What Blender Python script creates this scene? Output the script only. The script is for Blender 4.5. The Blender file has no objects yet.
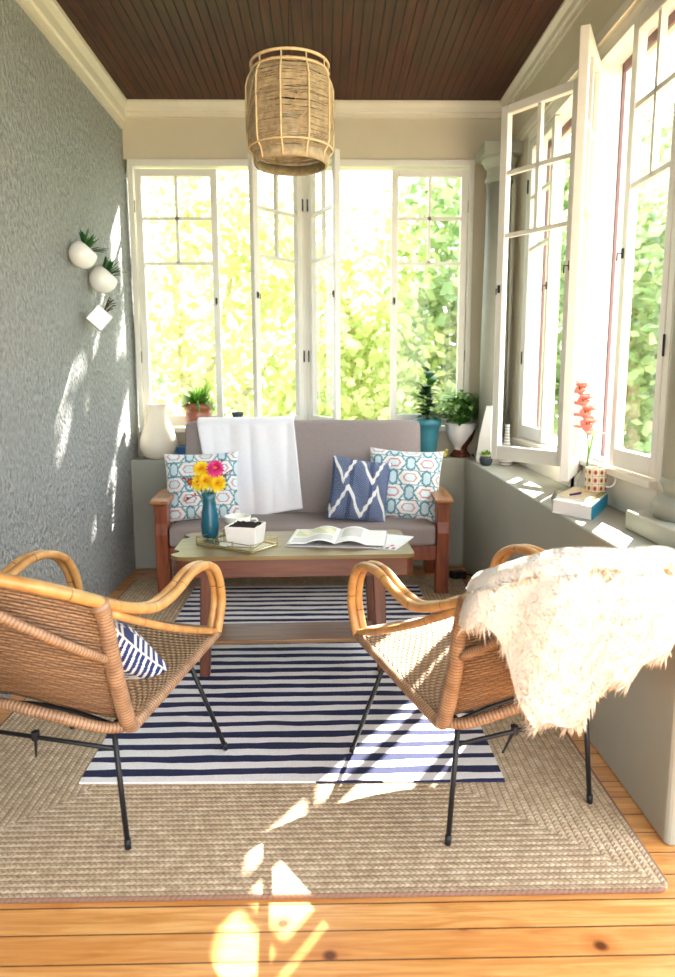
import bpy, math, random
import numpy as np
from mathutils import Vector, Matrix
S = bpy.context.scene
COL = S.collection
PI = math.pi
rnd = random.Random(7)

# ------------------------------------------------------------------ camera
F, PITCH, YAW, ROLL, CH = 705.0, .1587, .0177, -.0035, 1.22
cy, sy = math.cos(YAW), math.sin(YAW)
fw = Vector((sy*math.cos(PITCH), cy*math.cos(PITCH), -math.sin(PITCH)))
rt = Vector((cy, -sy, 0)); up = rt.cross(fw)
r2 = rt*math.cos(ROLL) + up*math.sin(ROLL); u2 = up*math.cos(ROLL) - rt*math.sin(ROLL)
cam_d = bpy.data.cameras.new('camera'); cam = bpy.data.objects.new('camera', cam_d); COL.objects.link(cam)
cam_d.sensor_fit = 'VERTICAL'; cam_d.sensor_height = 36; cam_d.lens = F/977*36; cam_d.clip_start = .02
cam_d.dof.use_dof = True; cam_d.dof.focus_distance = 2.5; cam_d.dof.aperture_fstop = 2.8
m3 = Matrix((r2, u2, -fw)).transposed()
cam.matrix_world = Matrix.Translation((0, 0, CH)) @ m3.to_4x4()
S.camera = cam
# ------------------------------------------------------------------ light
w = bpy.data.worlds.new('sky'); S.world = w; w.use_nodes = True
bg = w.node_tree.nodes['Background']; bg.inputs[0].default_value = (.86, .93, 1.0, 1); bg.inputs[1].default_value = 3.3
sd = bpy.data.lights.new('sun', 'SUN'); sd.energy = 26; sd.angle = .009; sd.color = (1, .95, .87)
sun = bpy.data.objects.new('sun', sd); COL.objects.link(sun)
SUN_AZ, SUN_EL = math.radians(32), math.radians(40)
sdir = Vector((math.sin(SUN_AZ)*math.cos(SUN_EL), math.cos(SUN_AZ)*math.cos(SUN_EL), math.sin(SUN_EL)))
sun.rotation_euler = sdir.to_track_quat('Z', 'Y').to_euler(); sun.location = (4, 8, 9)
S.view_settings.view_transform = 'Standard'; S.view_settings.look = 'None'
S.view_settings.gamma = 1; S.view_settings.use_curve_mapping = False
S.view_settings.exposure = 0.9
try:
    S.cycles.use_denoising = True; S.cycles.max_bounces = 10; S.cycles.diffuse_bounces = 6
    S.cycles.transparent_max_bounces = 24; S.cycles.sample_clamp_indirect = 8; S.cycles.caustics_reflective = False
    S.cycles.caustics_refractive = False
except Exception: pass

# ------------------------------------------------------------------ helpers
def lin(r, g, b):
    f = lambda c: (c/255/12.92) if c/255 <= .04045 else ((c/255+.055)/1.055)**2.4
    return (f(r), f(g), f(b), 1)

class NT:
    """small node helper"""
    def __init__(s, name):
        s.m = bpy.data.materials.new(name); s.m.use_nodes = True; s.t = s.m.node_tree
        s.b = s.t.nodes['Principled BSDF']
    def n(s, typ, **kw):
        x = s.t.nodes.new(typ)
        for k, v in kw.items():
            if k.startswith('i_'):
                key = k[2:]; key = int(key) if key.isdigit() else key
                x.inputs[key].default_value = v
            else: setattr(x, k, v)
        return x
    def l(s, a, b): s.t.links.new(a, b)
    def math(s, op, a, b=None, c=None):
        x = s.n('ShaderNodeMath', operation=op)
        for i, v in enumerate((a, b, c)):
            if v is None: continue
            if isinstance(v, (int, float)): x.inputs[i].default_value = v
            else: s.l(v, x.inputs[i])
        return x.outputs[0]
    def mix(s, fac, a, b, mode='MIX'):
        x = s.n('ShaderNodeMix', data_type='RGBA', blend_type=mode)
        for i, v in ((0, fac), (6, a), (7, b)):
            if isinstance(v, (int, float, tuple)): x.inputs[i].default_value = v
            else: s.l(v, x.inputs[i])
        return x.outputs[2]
    def coord(s, which='Object', scale=(1, 1, 1)):
        c = s.n('ShaderNodeTexCoord'); mp = s.n('ShaderNodeMapping'); mp.inputs['Scale'].default_value = scale
        s.l(c.outputs[which], mp.inputs[0]); return mp.outputs[0]
    def noise(s, vec, scale, detail=4, rough=.55, dist=0):
        x = s.n('ShaderNodeTexNoise'); x.inputs['Scale'].default_value = scale; x.inputs['Detail'].default_value = detail
        x.inputs['Roughness'].default_value = rough; x.inputs['Distortion'].default_value = dist
        if vec is not None: s.l(vec, x.inputs['Vector'])
        return x.outputs[0]
    def ramp(s, v, stops):
        x = s.n('ShaderNodeValToRGB'); e = x.color_ramp.elements
        while len(e) < len(stops): e.new(.5)
        for i, (p, c) in enumerate(stops): e[i].position = p; e[i].color = c
        s.l(v, x.inputs[0]); return x.outputs[0]
    def bump(s, h, strength, dist=.01):
        x = s.n('ShaderNodeBump'); x.inputs['Strength'].default_value = strength; x.inputs['Distance'].default_value = dist
        s.l(h, x.inputs['Height']); s.l(x.outputs[0], s.b.inputs['Normal'])
    def base(s, v):
        if isinstance(v, tuple): s.b.inputs['Base Color'].default_value = v
        else: s.l(v, s.b.inputs['Base Color'])
    def sep(s, vec):
        x = s.n('ShaderNodeSeparateXYZ'); s.l(vec, x.inputs[0]); return x.outputs

def simple(name, col, rough=.6, metal=0, var=.12, scale=18, bump=0, spec=.4, coat=0, sss=0, bscale=None):
    t = NT(name); v = t.coord()
    nz = t.noise(v, scale)
    d = tuple(c*(1-var) for c in col[:3]) + (1,); l_ = tuple(min(1, c*(1+var)) for c in col[:3]) + (1,)
    t.base(t.ramp(nz, [(.3, d), (.7, l_)]))
    t.b.inputs['Roughness'].default_value = rough; t.b.inputs['Metallic'].default_value = metal
    t.b.inputs['Specular IOR Level'].default_value = spec; t.b.inputs['Coat Weight'].default_value = coat
    if sss: t.b.inputs['Subsurface Weight'].default_value = sss; t.b.inputs['Subsurface Radius'].default_value = (.01, .006, .004)
    if bump: t.bump(t.noise(v, bscale or scale*4), bump, .004)
    return t.m

def wood(name, c1, c2, rough=.4, axis='X', scale=1, coat=.15):
    t = NT(name); sc = {'X': (1.2, 14, 14), 'Y': (14, 1.2, 14), 'Z': (14, 14, 1.2)}[axis]
    v = t.coord('Object', tuple(k*scale for k in sc)); nz = t.noise(v, 3, 6, .6, .6)
    t.base(t.ramp(nz, [(.3, c1), (.7, c2)])); t.b.inputs['Roughness'].default_value = rough
    t.b.inputs['Coat Weight'].default_value = coat; t.b.inputs['Coat Roughness'].default_value = .25
    t.bump(nz, .08, .003); return t.m

def vcol(name, rough=.85, bump=.3, bscale=300, sheen=0):
    t = NT(name); a = t.n('ShaderNodeAttribute'); a.attribute_name = 'Col'
    v = t.coord(); nz = t.noise(v, bscale, 2)
    t.base(t.mix(.12, a.outputs['Color'], t.ramp(nz, [(.3, (.6, .6, .6, 1)), (.7, (1, 1, 1, 1))]), 'MULTIPLY'))
    t.b.inputs['Roughness'].default_value = rough; t.b.inputs['Specular IOR Level'].default_value = .25
    t.b.inputs['Sheen Weight'].default_value = sheen
    if bump: t.bump(nz, bump, .002)
    return t.m

class MB:
    def __init__(s): s.v = []; s.f = []; s.uv = []; s.mi = []; s.fc = []
    def add(s, vs, fs, uvs=None, mi=0, cols=None):
        o = len(s.v); s.v.extend([tuple(p) for p in vs])
        for k, f in enumerate(fs):
            s.f.append([i+o for i in f]); s.mi.append(mi)
            s.uv.append([uvs[i] for i in f] if uvs else [(0, 0)]*len(f))
            s.fc.append(cols[k] if cols else None)
        return s
    def box(s, x0, x1, y0, y1, z0, z1, mi=0, M=None):
        vs = [(x, y, z) for z in (z0, z1) for y in (y0, y1) for x in (x0, x1)]
        if M: vs = [M @ Vector(p) for p in vs]
        return s.add(vs, [(0, 2, 3, 1), (4, 5, 7, 6), (0, 1, 5, 4), (2, 6, 7, 3), (0, 4, 6, 2), (1, 3, 7, 5)], mi=mi)
    def beam(s, a, b, wd, th, upv=(0, 0, 1), mi=0):
        a = Vector(a); b = Vector(b); d = (b-a).normalized(); u = Vector(upv)
        sd_ = d.cross(u).normalized(); u = sd_.cross(d)
        vs = [p + sd_*sx*wd/2 + u*sz*th/2 for p in (a, b) for sz in (-1, 1) for sx in (-1, 1)]
        return s.add(vs, [(0, 1, 3, 2), (4, 6, 7, 5), (0, 4, 5, 1), (2, 3, 7, 6), (0, 2, 6, 4), (1, 5, 7, 3)], mi=mi)
    def tube(s, pts, r, seg=10, smooth=0, closed=False, mi=0, caps=True):
        P = [Vector(p) for p in pts]
        if smooth:
            Q = []; R = []; n = len(P); rr = r if isinstance(r, (list, tuple)) else [r]*n
            rng = n if closed else n-1
            for i in range(rng):
                g = lambda k: (P[k % n] if closed else P[max(0, min(n-1, k))])
                p0, p1, p2, p3 = g(i-1), g(i), g(i+1), g(i+2)
                for j in range(smooth):
                    t = j/smooth
                    Q.append(.5*((2*p1)+(p2-p0)*t+(2*p0-5*p1+4*p2-p3)*t*t+(3*p1-p0-3*p2+p3)*t**3))
                    R.append(rr[i]*(1-t)+rr[(i+1) % n]*t)
            if not closed: Q.append(P[-1]); R.append(rr[-1])
            P = Q; r = R
        n = len(P)
        if not isinstance(r, (list, tuple)): r = [r]*n
        T = []
        for i in range(n):
            a = P[(i-1) % n] if closed or i > 0 else P[i]; b = P[(i+1) % n] if closed or i < n-1 else P[i]
            T.append((b-a).normalized())
        ref = Vector((0, 0, 1)) if abs(T[0].z) < .9 else Vector((1, 0, 0))
        N = [T[0].cross(ref).normalized()]
        for i in range(1, n):
            q = N[-1] - T[i]*N[-1].dot(T[i]); N.append(q.normalized() if q.length > 1e-6 else N[-1])
        vs = []; uv = []; L = 0
        for i in range(n):
            if i: L += (P[i]-P[i-1]).length
            B = T[i].cross(N[i])
            for k in range(seg):
                a = 2*PI*k/seg; vs.append(P[i]+(N[i]*math.cos(a)+B*math.sin(a))*r[i]); uv.append((k/seg, L))
        fs = []
        for i in range(n if closed else n-1):
            for k in range(seg):
                a = i*seg+k; b = i*seg+(k+1) % seg; c = ((i+1) % n)*seg+(k+1) % seg; d = ((i+1) % n)*seg+k
                fs.append((a, b, c, d))
        if not closed and caps:
            fs.append(tuple(range(seg))[::-1]); fs.append(tuple((n-1)*seg+k for k in range(seg)))
        return s.add(vs, fs, uv, mi)
    def lathe(s, prof, c=(0, 0, 0), seg=32, mi=0, sx=1, sy=1, cap=True):
        vs = []; uv = []; n = len(prof)
        for j, (r, z) in enumerate(prof):
            for k in range(seg):
                a = 2*PI*k/seg; vs.append((c[0]+r*sx*math.cos(a), c[1]+r*sy*math.sin(a), c[2]+z)); uv.append((k/seg, z))
        fs = [(j*seg+k, j*seg+(k+1) % seg, (j+1)*seg+(k+1) % seg, (j+1)*seg+k) for j in range(n-1) for k in range(seg)]
        if cap and prof[0][0] > 1e-5: fs.append(tuple(range(seg))[::-1])
        if cap and prof[-1][0] > 1e-5: fs.append(tuple((n-1)*seg+k for k in range(seg)))
        return s.add(vs, fs, uv, mi)
    def grid(s, fn, nu, nv, mi=0, col=None, closed=False):
        vs = [fn(i/nu, j/nv) for j in range(nv+1) for i in range(nu+1)]
        uv = [(i/nu, j/nv) for j in range(nv+1) for i in range(nu+1)]
        fs = []; cs = []
        for j in range(nv):
            for i in range(nu):
                a = j*(nu+1)+i; fs.append((a, a+1, a+nu+2, a+nu+1))
                if col: cs.append(col((i+.5)/nu, (j+.5)/nv))
        return s.add(vs, fs, uv, mi, cs if col else None)
    def prism(s, poly, z0, z1, mi=0):
        n = len(poly); vs = [(x, y, z0) for x, y in poly]+[(x, y, z1) for x, y in poly]
        fs = [tuple(range(n))[::-1], tuple(range(n, 2*n))]+[(i, (i+1) % n, n+(i+1) % n, n+i) for i in range(n)]
        return s.add(vs, fs, mi=mi)
    def build(s, name, mat, parent=None, bevel=0, smooth=False, solid=0, sub=0, loc=None, rotz=0):
        me = bpy.data.meshes.new(name); me.from_pydata(s.v, [], s.f)
        uvl = me.uv_layers.new(name='UVMap'); flat = [c for f in s.uv for p in f for c in p]
        uvl.data.foreach_set('uv', flat)
        for m in (mat if isinstance(mat, (list, tuple)) else [mat]): me.materials.append(m)
        me.polygons.foreach_set('material_index', s.mi)
        if any(c is not None for c in s.fc):
            ca = me.color_attributes.new('Col', 'BYTE_COLOR', 'CORNER')
            fl = []
            for f, c in zip(s.f, s.fc): fl.extend(list(c or (1, 1, 1, 1))*len(f))
            ca.data.foreach_set('color', fl)
        if smooth: me.polygons.foreach_set('use_smooth', [True]*len(s.f))
        me.update(); me.validate()
        o = bpy.data.objects.new(name, me); COL.objects.link(o)
        if parent: o.parent = parent
        if loc: o.location = loc; o.rotation_euler.z = rotz
        if solid: q = o.modifiers.new('s', 'SOLIDIFY'); q.thickness = solid; q.offset = 0
        if bevel: q = o.modifiers.new('b', 'BEVEL'); q.width = bevel; q.segments = 2; q.limit_method = 'ANGLE'
        if sub: q = o.modifiers.new('d', 'SUBSURF'); q.levels = q.render_levels = sub
        return o

def tag(o, label, cat=None, group=None, kind=None):
    o['label'] = label
    if cat: o['category'] = cat
    if group: o['group'] = group
    if kind: o['kind'] = kind
    return o
def thing(name, label, cat, loc=(0, 0, 0), rotz=0, group=None, kind=None):
    o = bpy.data.objects.new(name, None); o.empty_display_size = .05; COL.objects.link(o)
    o.location = loc; o.rotation_euler.z = rotz
    return tag(o, label, cat, group, kind)
def struct(o, label): return tag(o, label, kind='structure')
def crom(P, n):
    P = [Vector(p) for p in P]; out = []
    for i in range(len(P)-1):
        g = lambda k: P[max(0, min(len(P)-1, k))]
        p0, p1, p2, p3 = g(i-1), g(i), g(i+1), g(i+2)
        for j in range(n):
            t = j/n; out.append(.5*((2*p1)+(p2-p0)*t+(2*p0-5*p1+4*p2-p3)*t*t+(3*p1-p0-3*p2+p3)*t**3))
    return out+[P[-1]]
def pl(P, t):
    """point on polyline at fraction t"""
    k = t*(len(P)-1); i = min(int(k), len(P)-2); return P[i].lerp(P[i+1], k-i)

# ------------------------------------------------------------------ materials
M = {}
def m_stucco():
    t = NT('stucco'); v = t.coord('Object', (1, 1, .7))
    a = t.noise(v, 55, 5, .65); vo = t.n('ShaderNodeTexVoronoi', i_Scale=48.0); t.l(v, vo.inputs['Vector'])
    h = t.math('ADD', t.math('MULTIPLY', a, 1.3), t.math('MULTIPLY', vo.outputs[0], .7))
    t.base(t.mix(t.noise(v, 3), t.ramp(a, [(.32, lin(138, 140, 136)), (.62, lin(226, 228, 226))]), lin(186, 188, 184)))
    t.b.inputs['Roughness'].default_value = .75; t.bump(h, 1.0, .055); return t.m
M['stucco'] = m_stucco()
def m_floor():
    t = NT('pine_boards'); v = t.coord(); x, y, z = t.sep(v)
    k = t.math('DIVIDE', t.math('ADD', y, .059), .0807); idx = t.math('FLOOR', k); fr = t.math('FRACT', k)
    cb = t.n('ShaderNodeCombineXYZ'); t.l(t.math('MULTIPLY', x, 1.0), cb.inputs[0]); t.l(t.math('MULTIPLY', y, 14), cb.inputs[1]); t.l(t.math('MULTIPLY', idx, 3.7), cb.inputs[2])
    g = t.noise(cb.outputs[0], 3.2, 6, .6, 1.2)
    wn = t.n('ShaderNodeTexWhiteNoise', noise_dimensions='1D'); t.l(idx, wn.inputs['W'])
    c = t.ramp(g, [(.25, lin(176, 112, 52)), (.5, lin(216, 154, 86)), (.75, lin(236, 190, 124))])
    c = t.mix(t.math('MULTIPLY', wn.outputs[0], .45), c, lin(190, 118, 56))
    # knots
    cb2 = t.n('ShaderNodeCombineXYZ'); t.l(t.math('MULTIPLY', x, 4.2), cb2.inputs[0]); t.l(t.math('ADD', t.math('MULTIPLY', y, 4.6), t.math('MULTIPLY', idx, 9.13)), cb2.inputs[1])
    vo = t.n('ShaderNodeTexVoronoi', voronoi_dimensions='2D', i_Scale=1.0); t.l(cb2.outputs[0], vo.inputs['Vector'])
    kn = t.ramp(vo.outputs['Distance'], [(.035, (1, 1, 1, 1)), (.085, (0, 0, 0, 1))])
    halo = t.ramp(vo.outputs['Distance'], [(.05, (.5, .5, .5, 1)), (.22, (0, 0, 0, 1))])
    c = t.mix(halo, c, lin(176, 92, 36))
    c = t.mix(kn, c, lin(98, 48, 20))
    gap = t.math('GREATER_THAN', t.math('ABSOLUTE', t.math('SUBTRACT', fr, .5)), .478)
    c = t.mix(gap, c, lin(70, 40, 20))
    t.base(c); t.b.inputs['Roughness'].default_value = .32; t.b.inputs['Coat Weight'].default_value = .25; t.b.inputs['Coat Roughness'].default_value = .3
    t.bump(t.math('SUBTRACT', t.math('MULTIPLY', g, .1), gap), .5, .004); return t.m
M['floor'] = m_floor()
def m_ceil():
    t = NT('beadboard'); v = t.coord(); x, y, z = t.sep(v)
    k = t.math('DIVIDE', x, .047); idx = t.math('FLOOR', k); fr = t.math('FRACT', k)
    cb = t.n('ShaderNodeCombineXYZ'); t.l(t.math('MULTIPLY', x, 16), cb.inputs[0]); t.l(y, cb.inputs[1]); t.l(idx, cb.inputs[2])
    g = t.noise(cb.outputs[0], 2.2, 5, .6)
    wn = t.n('ShaderNodeTexWhiteNoise', noise_dimensions='1D'); t.l(t.math('FLOOR', t.math('DIVIDE', x, .094)), wn.inputs['W'])
    c = t.ramp(g, [(.25, lin(34, 16, 11)), (.55, lin(76, 38, 25)), (.8, lin(96, 54, 34))])
    c = t.mix(t.math('MULTIPLY', wn.outputs[0], .5), c, lin(58, 40, 24))
    n2 = t.noise(v, 1.3, 2)
    c = t.mix(t.ramp(n2, [(.5, (0, 0, 0, 1)), (.75, (.6, .6, .6, 1))]), c, lin(66, 62, 38))
    d = t.math('ABSOLUTE', t.math('SUBTRACT', fr, .5)); gap = t.math('GREATER_THAN', d, .44)
    t.base(t.mix(gap, c, lin(20, 10, 7))); t.b.inputs['Roughness'].default_value = .55; t.b.inputs['Specular IOR Level'].default_value = .25
    t.bump(t.math('SUBTRACT', 1.0, t.math('POWER', t.math('MULTIPLY', d, 2), 8)), .8, .006); return t.m
M['ceil'] = m_ceil()
M['plaster'] = simple('cream_plaster', lin(206, 195, 172), .7, var=.03, scale=4, bump=.05)
M['trim'] = simple('cream_gloss_paint', lin(220, 212, 196), .35, var=.03, scale=6, bump=.03, bscale=20)
M['sash'] = simple('white_gloss_paint', lin(226, 222, 212), .3, var=.03, scale=8, bump=.05, bscale=30)
M['ledge'] = simple('grey_green_paint', lin(160, 160, 146), .38, var=.04, scale=5, bump=.06, bscale=25)
M['column'] = simple('grey_column_paint', lin(146, 147, 134), .5, var=.05, scale=9)
M['mauve'] = simple('mauve_paint', lin(120, 92, 94), .6, var=.08)
M['black'] = simple('black_iron', lin(34, 34, 36), .45, metal=.3, var=.2, scale=40, bump=.15)
M['brass'] = simple('brass', lin(214, 196, 140), .25, metal=1, var=.05)
M['mahog'] = wood('mahogany', lin(66, 30, 18), lin(104, 52, 32), .33, 'X', coat=.3)
M['mahogz'] = wood('mahogany_upright', lin(76, 38, 24), lin(124, 68, 42), .35, 'Z', coat=.25)
M['sofawood'] = wood('reddish_teak', lin(104, 48, 26), lin(156, 82, 48), .35, 'Z', coat=.25)
M['shelfwood'] = wood('golden_brown_wood', lin(104, 72, 44), lin(146, 106, 66), .35, 'X', coat=.25)
M['tabletop'] = wood('olive_brown_top', lin(100, 80, 42), lin(136, 112, 62), .33, 'X', coat=.12)
M['sofa_arm'] = wood('honey_arm_wood', lin(140, 84, 44), lin(178, 122, 68), .3, 'Y', coat=.3)
M['white_cer'] = simple('white_ceramic', lin(240, 238, 232), .25, var=.02, spec=.5, coat=.3)
M['cream_cer'] = simple('cream_ceramic', lin(232, 222, 200), .4, var=.03)
M['teal_cer'] = simple('teal_glaze', lin(22, 92, 112), .25, var=.12, coat=.5)
M['teal_pot'] = simple('teal_pot_paint', lin(60, 128, 142), .4, var=.08, coat=.2)
M['copper'] = simple('terracotta_glaze', lin(168, 96, 70), .3, var=.12, coat=.4)
M['brown_gl'] = simple('dark_brown_glaze', lin(92, 50, 36), .25, var=.15, coat=.5)
M['dark_cer'] = simple('dark_grey_ceramic', lin(60, 68, 76), .4, var=.1)
M['soil'] = simple('soil', lin(44, 30, 26), .95, var=.4, scale=120, bump=.9)
M['paper'] = simple('paper', lin(240, 238, 234), .6, var=.02)
M['kraft'] = simple('kraft_paper', lin(206, 188, 150), .7, var=.05)
M['blue'] = simple('blue_cover', lin(30, 150, 190), .4, var=.06)
M['dblue'] = simple('dark_blue_cover', lin(32, 92, 150), .5, var=.06)
M['purple'] = simple('purple_plastic', lin(70, 30, 110), .3)
M['towel'] = simple('white_cotton', lin(238, 238, 240), .95, var=.02, scale=60, bump=.4, bscale=260)
M['sofa_fab'] = simple('taupe_fabric', lin(150, 138, 134), .95, var=.1, scale=160, bump=.5, bscale=420)
M['cushion'] = vcol('printed_cotton', sheen=.1)
M['print'] = vcol('printed_paper', rough=.35, bump=0)
M['shell'] = simple('white_plastic', lin(240, 240, 238), .4, var=.02)

def m_rattan(name, c1, c2, wrap=0, rough=.4):
    t = NT(name); v = t.coord('UV'); x, y, z = t.sep(v)
    nz = t.noise(t.coord('Object'), 22, 4)
    c = t.ramp(nz, [(.3, c1), (.7, c2)])
    if wrap:
        wv = t.math('FRACT', t.math('MULTIPLY', t.math('ADD', y, t.math('MULTIPLY', x, 1/wrap*0)), wrap))
        d = t.math('ABSOLUTE', t.math('SUBTRACT', wv, .5))
        c = t.mix(t.math('GREATER_THAN', d, .40), c, tuple(q*.45 for q in c1[:3])+(1,))
        t.bump(t.math('SUBTRACT', .5, d), .9, .003)
    else:
        nb = t.math('FRACT', t.math('MULTIPLY', y, 6.3)); c = t.mix(t.math('LESS_THAN', nb, .022), c, lin(120, 78, 40))
    t.base(c); t.b.inputs['Roughness'].default_value = rough; t.b.inputs['Coat Weight'].default_value = .2
    return t.m
M['rattan'] = m_rattan('golden_rattan', lin(176, 120, 60), lin(206, 158, 94))
M['rattan_w'] = m_rattan('cane_wrapped_rattan', lin(132, 98, 70), lin(176, 140, 106), 110, .5)
def m_weave(name, nx, ny, c1, c2, hole=True):
    t = NT(name); v = t.coord('UV'); x, y, z = t.sep(v)
    a = t.math('MULTIPLY', x, nx); b = t.math('MULTIPLY', y, ny)
    par = t.math('MODULO', t.math('ADD', t.math('FLOOR', a), t.math('FLOOR', b)), 2.0)
    fa = t.math('ABSOLUTE', t.math('SUBTRACT', t.math('FRACT', a), .5)); fb = t.math('ABSOLUTE', t.math('SUBTRACT', t.math('FRACT', b), .5))
    fb2 = t.math('ABSOLUTE', t.math('SUBTRACT', t.math('FRACT', b), .5))
    over = t.math('SUBTRACT', 1, t.math('MULTIPLY', t.math('MULTIPLY', fa, fa), 3.2))
    under = t.math('MULTIPLY', t.math('MULTIPLY', fa, fa), 2.2)
    h = t.math('ADD', t.math('MULTIPLY', par, over), t.math('MULTIPLY', t.math('SUBTRACT', 1, par), t.math('ADD', under, .35)))
    h = t.math('SUBTRACT', h, t.math('MULTIPLY', t.math('MULTIPLY', fb2, fb2), 3.4))
    nz = t.noise(t.coord('UV', (nx*.12, ny*.9, 1)), 1.0, 4, .75)
    c = t.ramp(nz, [(.30, c1), (.70, c2)])
    dark = t.ramp(h, [(.0, (1, 1, 1, 1)), (.45, (0, 0, 0, 1))])
    c = t.mix(dark, c, tuple(q*.38 for q in c1[:3])+(1,))
    t.base(c); t.b.inputs['Roughness'].default_value = .55
    t.bump(h, .9, .004); return t.m
M['weave'] = m_weave('cane_weave', 26, 40, lin(104, 74, 50), lin(174, 136, 98))
M['weave_seat'] = m_weave('seat_weave', 58, 34, lin(128, 94, 60), lin(186, 148, 104))

def m_glass():
    t = NT('window_glass'); t.t.nodes.remove(t.b)
    tr = t.n('ShaderNodeBsdfTransparent'); tr.inputs[0].default_value = (.985, .99, .985, 1)
    gl = t.n('ShaderNodeBsdfGlossy'); gl.inputs['Roughness'].default_value = .02
    ge = t.n('ShaderNodeNewGeometry'); dp = t.n('ShaderNodeVectorMath', operation='DOT_PRODUCT')
    t.l(ge.outputs['Normal'], dp.inputs[0]); t.l(ge.outputs['Incoming'], dp.inputs[1]); mx = t.n('ShaderNodeMixShader')
    k = t.math('SUBTRACT', 1.0, t.math('ABSOLUTE', dp.outputs['Value'])); k = t.math('ADD', t.math('MULTIPLY', t.math('POWER', k, 5.0), .9), .035)
    t.l(k, mx.inputs[0]); t.l(tr.outputs[0], mx.inputs[1]); t.l(gl.outputs[0], mx.inputs[2])
    t.l(mx.outputs[0], t.t.nodes['Material Output'].inputs[0]); return t.m
M['glass'] = m_glass()
def m_leaf(name, c1, c2, trans=.5, scale=3, rough=.5):
    t = NT(name); t.b.inputs['Roughness'].default_value = rough
    gi = t.n('ShaderNodeNewGeometry'); c = t.ramp(gi.outputs['Random Per Island'], [(.1, c1), (.9, c2)])
    t.base(c); tl = t.n('ShaderNodeBsdfTranslucent'); t.l(c, tl.inputs[0])
    mx = t.n('ShaderNodeMixShader', i_0=trans); t.l(t.b.outputs[0], mx.inputs[1]); t.l(tl.outputs[0], mx.inputs[2])
    t.l(mx.outputs[0], t.t.nodes['Material Output'].inputs[0]); return t.m
M['lf_yel'] = m_leaf('yellow_green_leaf', lin(184, 200, 126), lin(236, 238, 186), .5)
M['lf_grn'] = m_leaf('mid_green_leaf', lin(138, 168, 118), lin(204, 216, 166), .5)
M['lf_dk'] = m_leaf('dark_green_leaf', lin(26, 72, 34), lin(62, 118, 50), .2, rough=.35)
M['lf_br'] = m_leaf('bright_green_leaf', lin(76, 140, 36), lin(140, 190, 70), .45)
M['lf_fern'] = m_leaf('plant_green_leaf', lin(50, 106, 44), lin(126, 170, 80), .35, rough=.35)
M['bark'] = simple('bark', lin(176, 166, 140), .9, var=.3, bump=.6)
M['petal_y'] = m_leaf('yellow_petal', lin(240, 200, 20), lin(252, 226, 50), .3)
M['petal_p'] = m_leaf('pink_petal', lin(210, 40, 120), lin(240, 90, 160), .3)
M['petal_r'] = m_leaf('rust_petal', lin(120, 40, 50), lin(180, 70, 40), .2)
M['petal_c'] = m_leaf('coral_petal', lin(246, 150, 134), lin(252, 196, 182), .45)

# ------------------------------------------------------------------ the setting
XL, YB, ZC, XB = -1.22, 4.63, 2.855, 1.12
XW, YL, ZL = .884, 4.40, .705
o = MB().box(-2.0, 2.2, -1.6, 5.0, -.12, 0).build('floor', M['floor']); struct(o, 'honey pine board floor')
o = MB().box(XL-.2, 1.5, -1.6, 5.0, ZC, ZC+.08).build('ceiling', M['ceil']); struct(o, 'dark brown beadboard ceiling')
def wl():
    return MB().box(XL-.2, XL, -1.6, 5.0, 0, ZC)
o = wl().build('wall_left', M['stucco']); struct(o, 'rough grey stucco wall on the left')
# back wall: header, side panel, lower riser behind ledge
b = MB(); b.box(XL, 1.5, YB-.03, YB+.12, 2.53, ZC); b.box(.935, 1.5, YB-.02, YB+.12, ZL, 2.53); b.box(XL, .935, YB-.02, YB+.12, 0, .86)
o = b.build('wall_back', M['plaster']); struct(o, 'cream plaster above and beside the back windows')
b = MB(); b.box(XB, 1.36, -1.6, YB-.03, 2.53, ZC); b.box(1.14, 1.34, 4.12, YB-.02, ZL, 2.53)
o = b.build('wall_right', M['plaster']); struct(o, 'cream beam above the right windows')
# grey half wall along back and right side
pts = [(XL, YL), (XW-.012, YL), (XW, YL-.012), (XW, 1.668), (XW+.012, 1.656), (1.36, 1.656), (1.36, YB-.02), (XL, YB-.02)]
o = MB().prism(pts, 0, ZL).build('wall_low', M['ledge'], bevel=.008); struct(o, 'grey painted half wall with wide ledge on top')
o = MB().box(1.13, 1.36, 2.35, 4.62, ZL, .835).build('trim_1', M['trim'], bevel=.004); struct(o, 'white riser below the right windows')
o = MB().box(1.10, 1.15, 2.35, 4.13, .835, .86).build('trim_2', M['trim'], bevel=.004); struct(o, 'thin sill board of the right windows')
# cornices
def cornice(a, b_, out, h, name, label):
    a = Vector(a); b_ = Vector(b_); o_ = Vector(out)
    prof = [(0, 0), (.012, 0), (.014, -h*.0), (.014, h*.30), (.026, h*.34), (.03, h*.62), (.044, h*.80), (.050, h*.86), (.050, h), (0, h)]
    m = MB(); vs = [p + o_*q + Vector((0, 0, ZC-h+z)) for p in (a, b_) for q, z in prof]; n = len(prof)
    fs = [tuple(range(n)), tuple(range(n, 2*n))[::-1]] + [(i, (i+1) % n, n+(i+1) % n, n+i) for i in range(n)]
    m.add(vs, fs); struct(m.build(name, M['trim']), label)
cornice((XL, -1.6, 0), (XL, YB-.03, 0), (1, 0, 0), .155, 'trim_3', 'cream cornice moulding above the stucco wall')
cornice((XB, -1.6, 0), (XB, YB-.03, 0), (-1, 0, 0), .085, 'trim_4', 'cream cornice moulding along the right beam')
cornice((XL, YB-.03, 0), (XB, YB-.03, 0), (0, -1, 0), .085, 'trim_5', 'cream cornice moulding above the back windows')
o = MB().box(XB-.012, XB, -1.6, YB-.03, 2.53, 2.575).build('trim_6', M['trim'], bevel=.003); struct(o, 'flat casing strip along the foot of the right beam')

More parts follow.
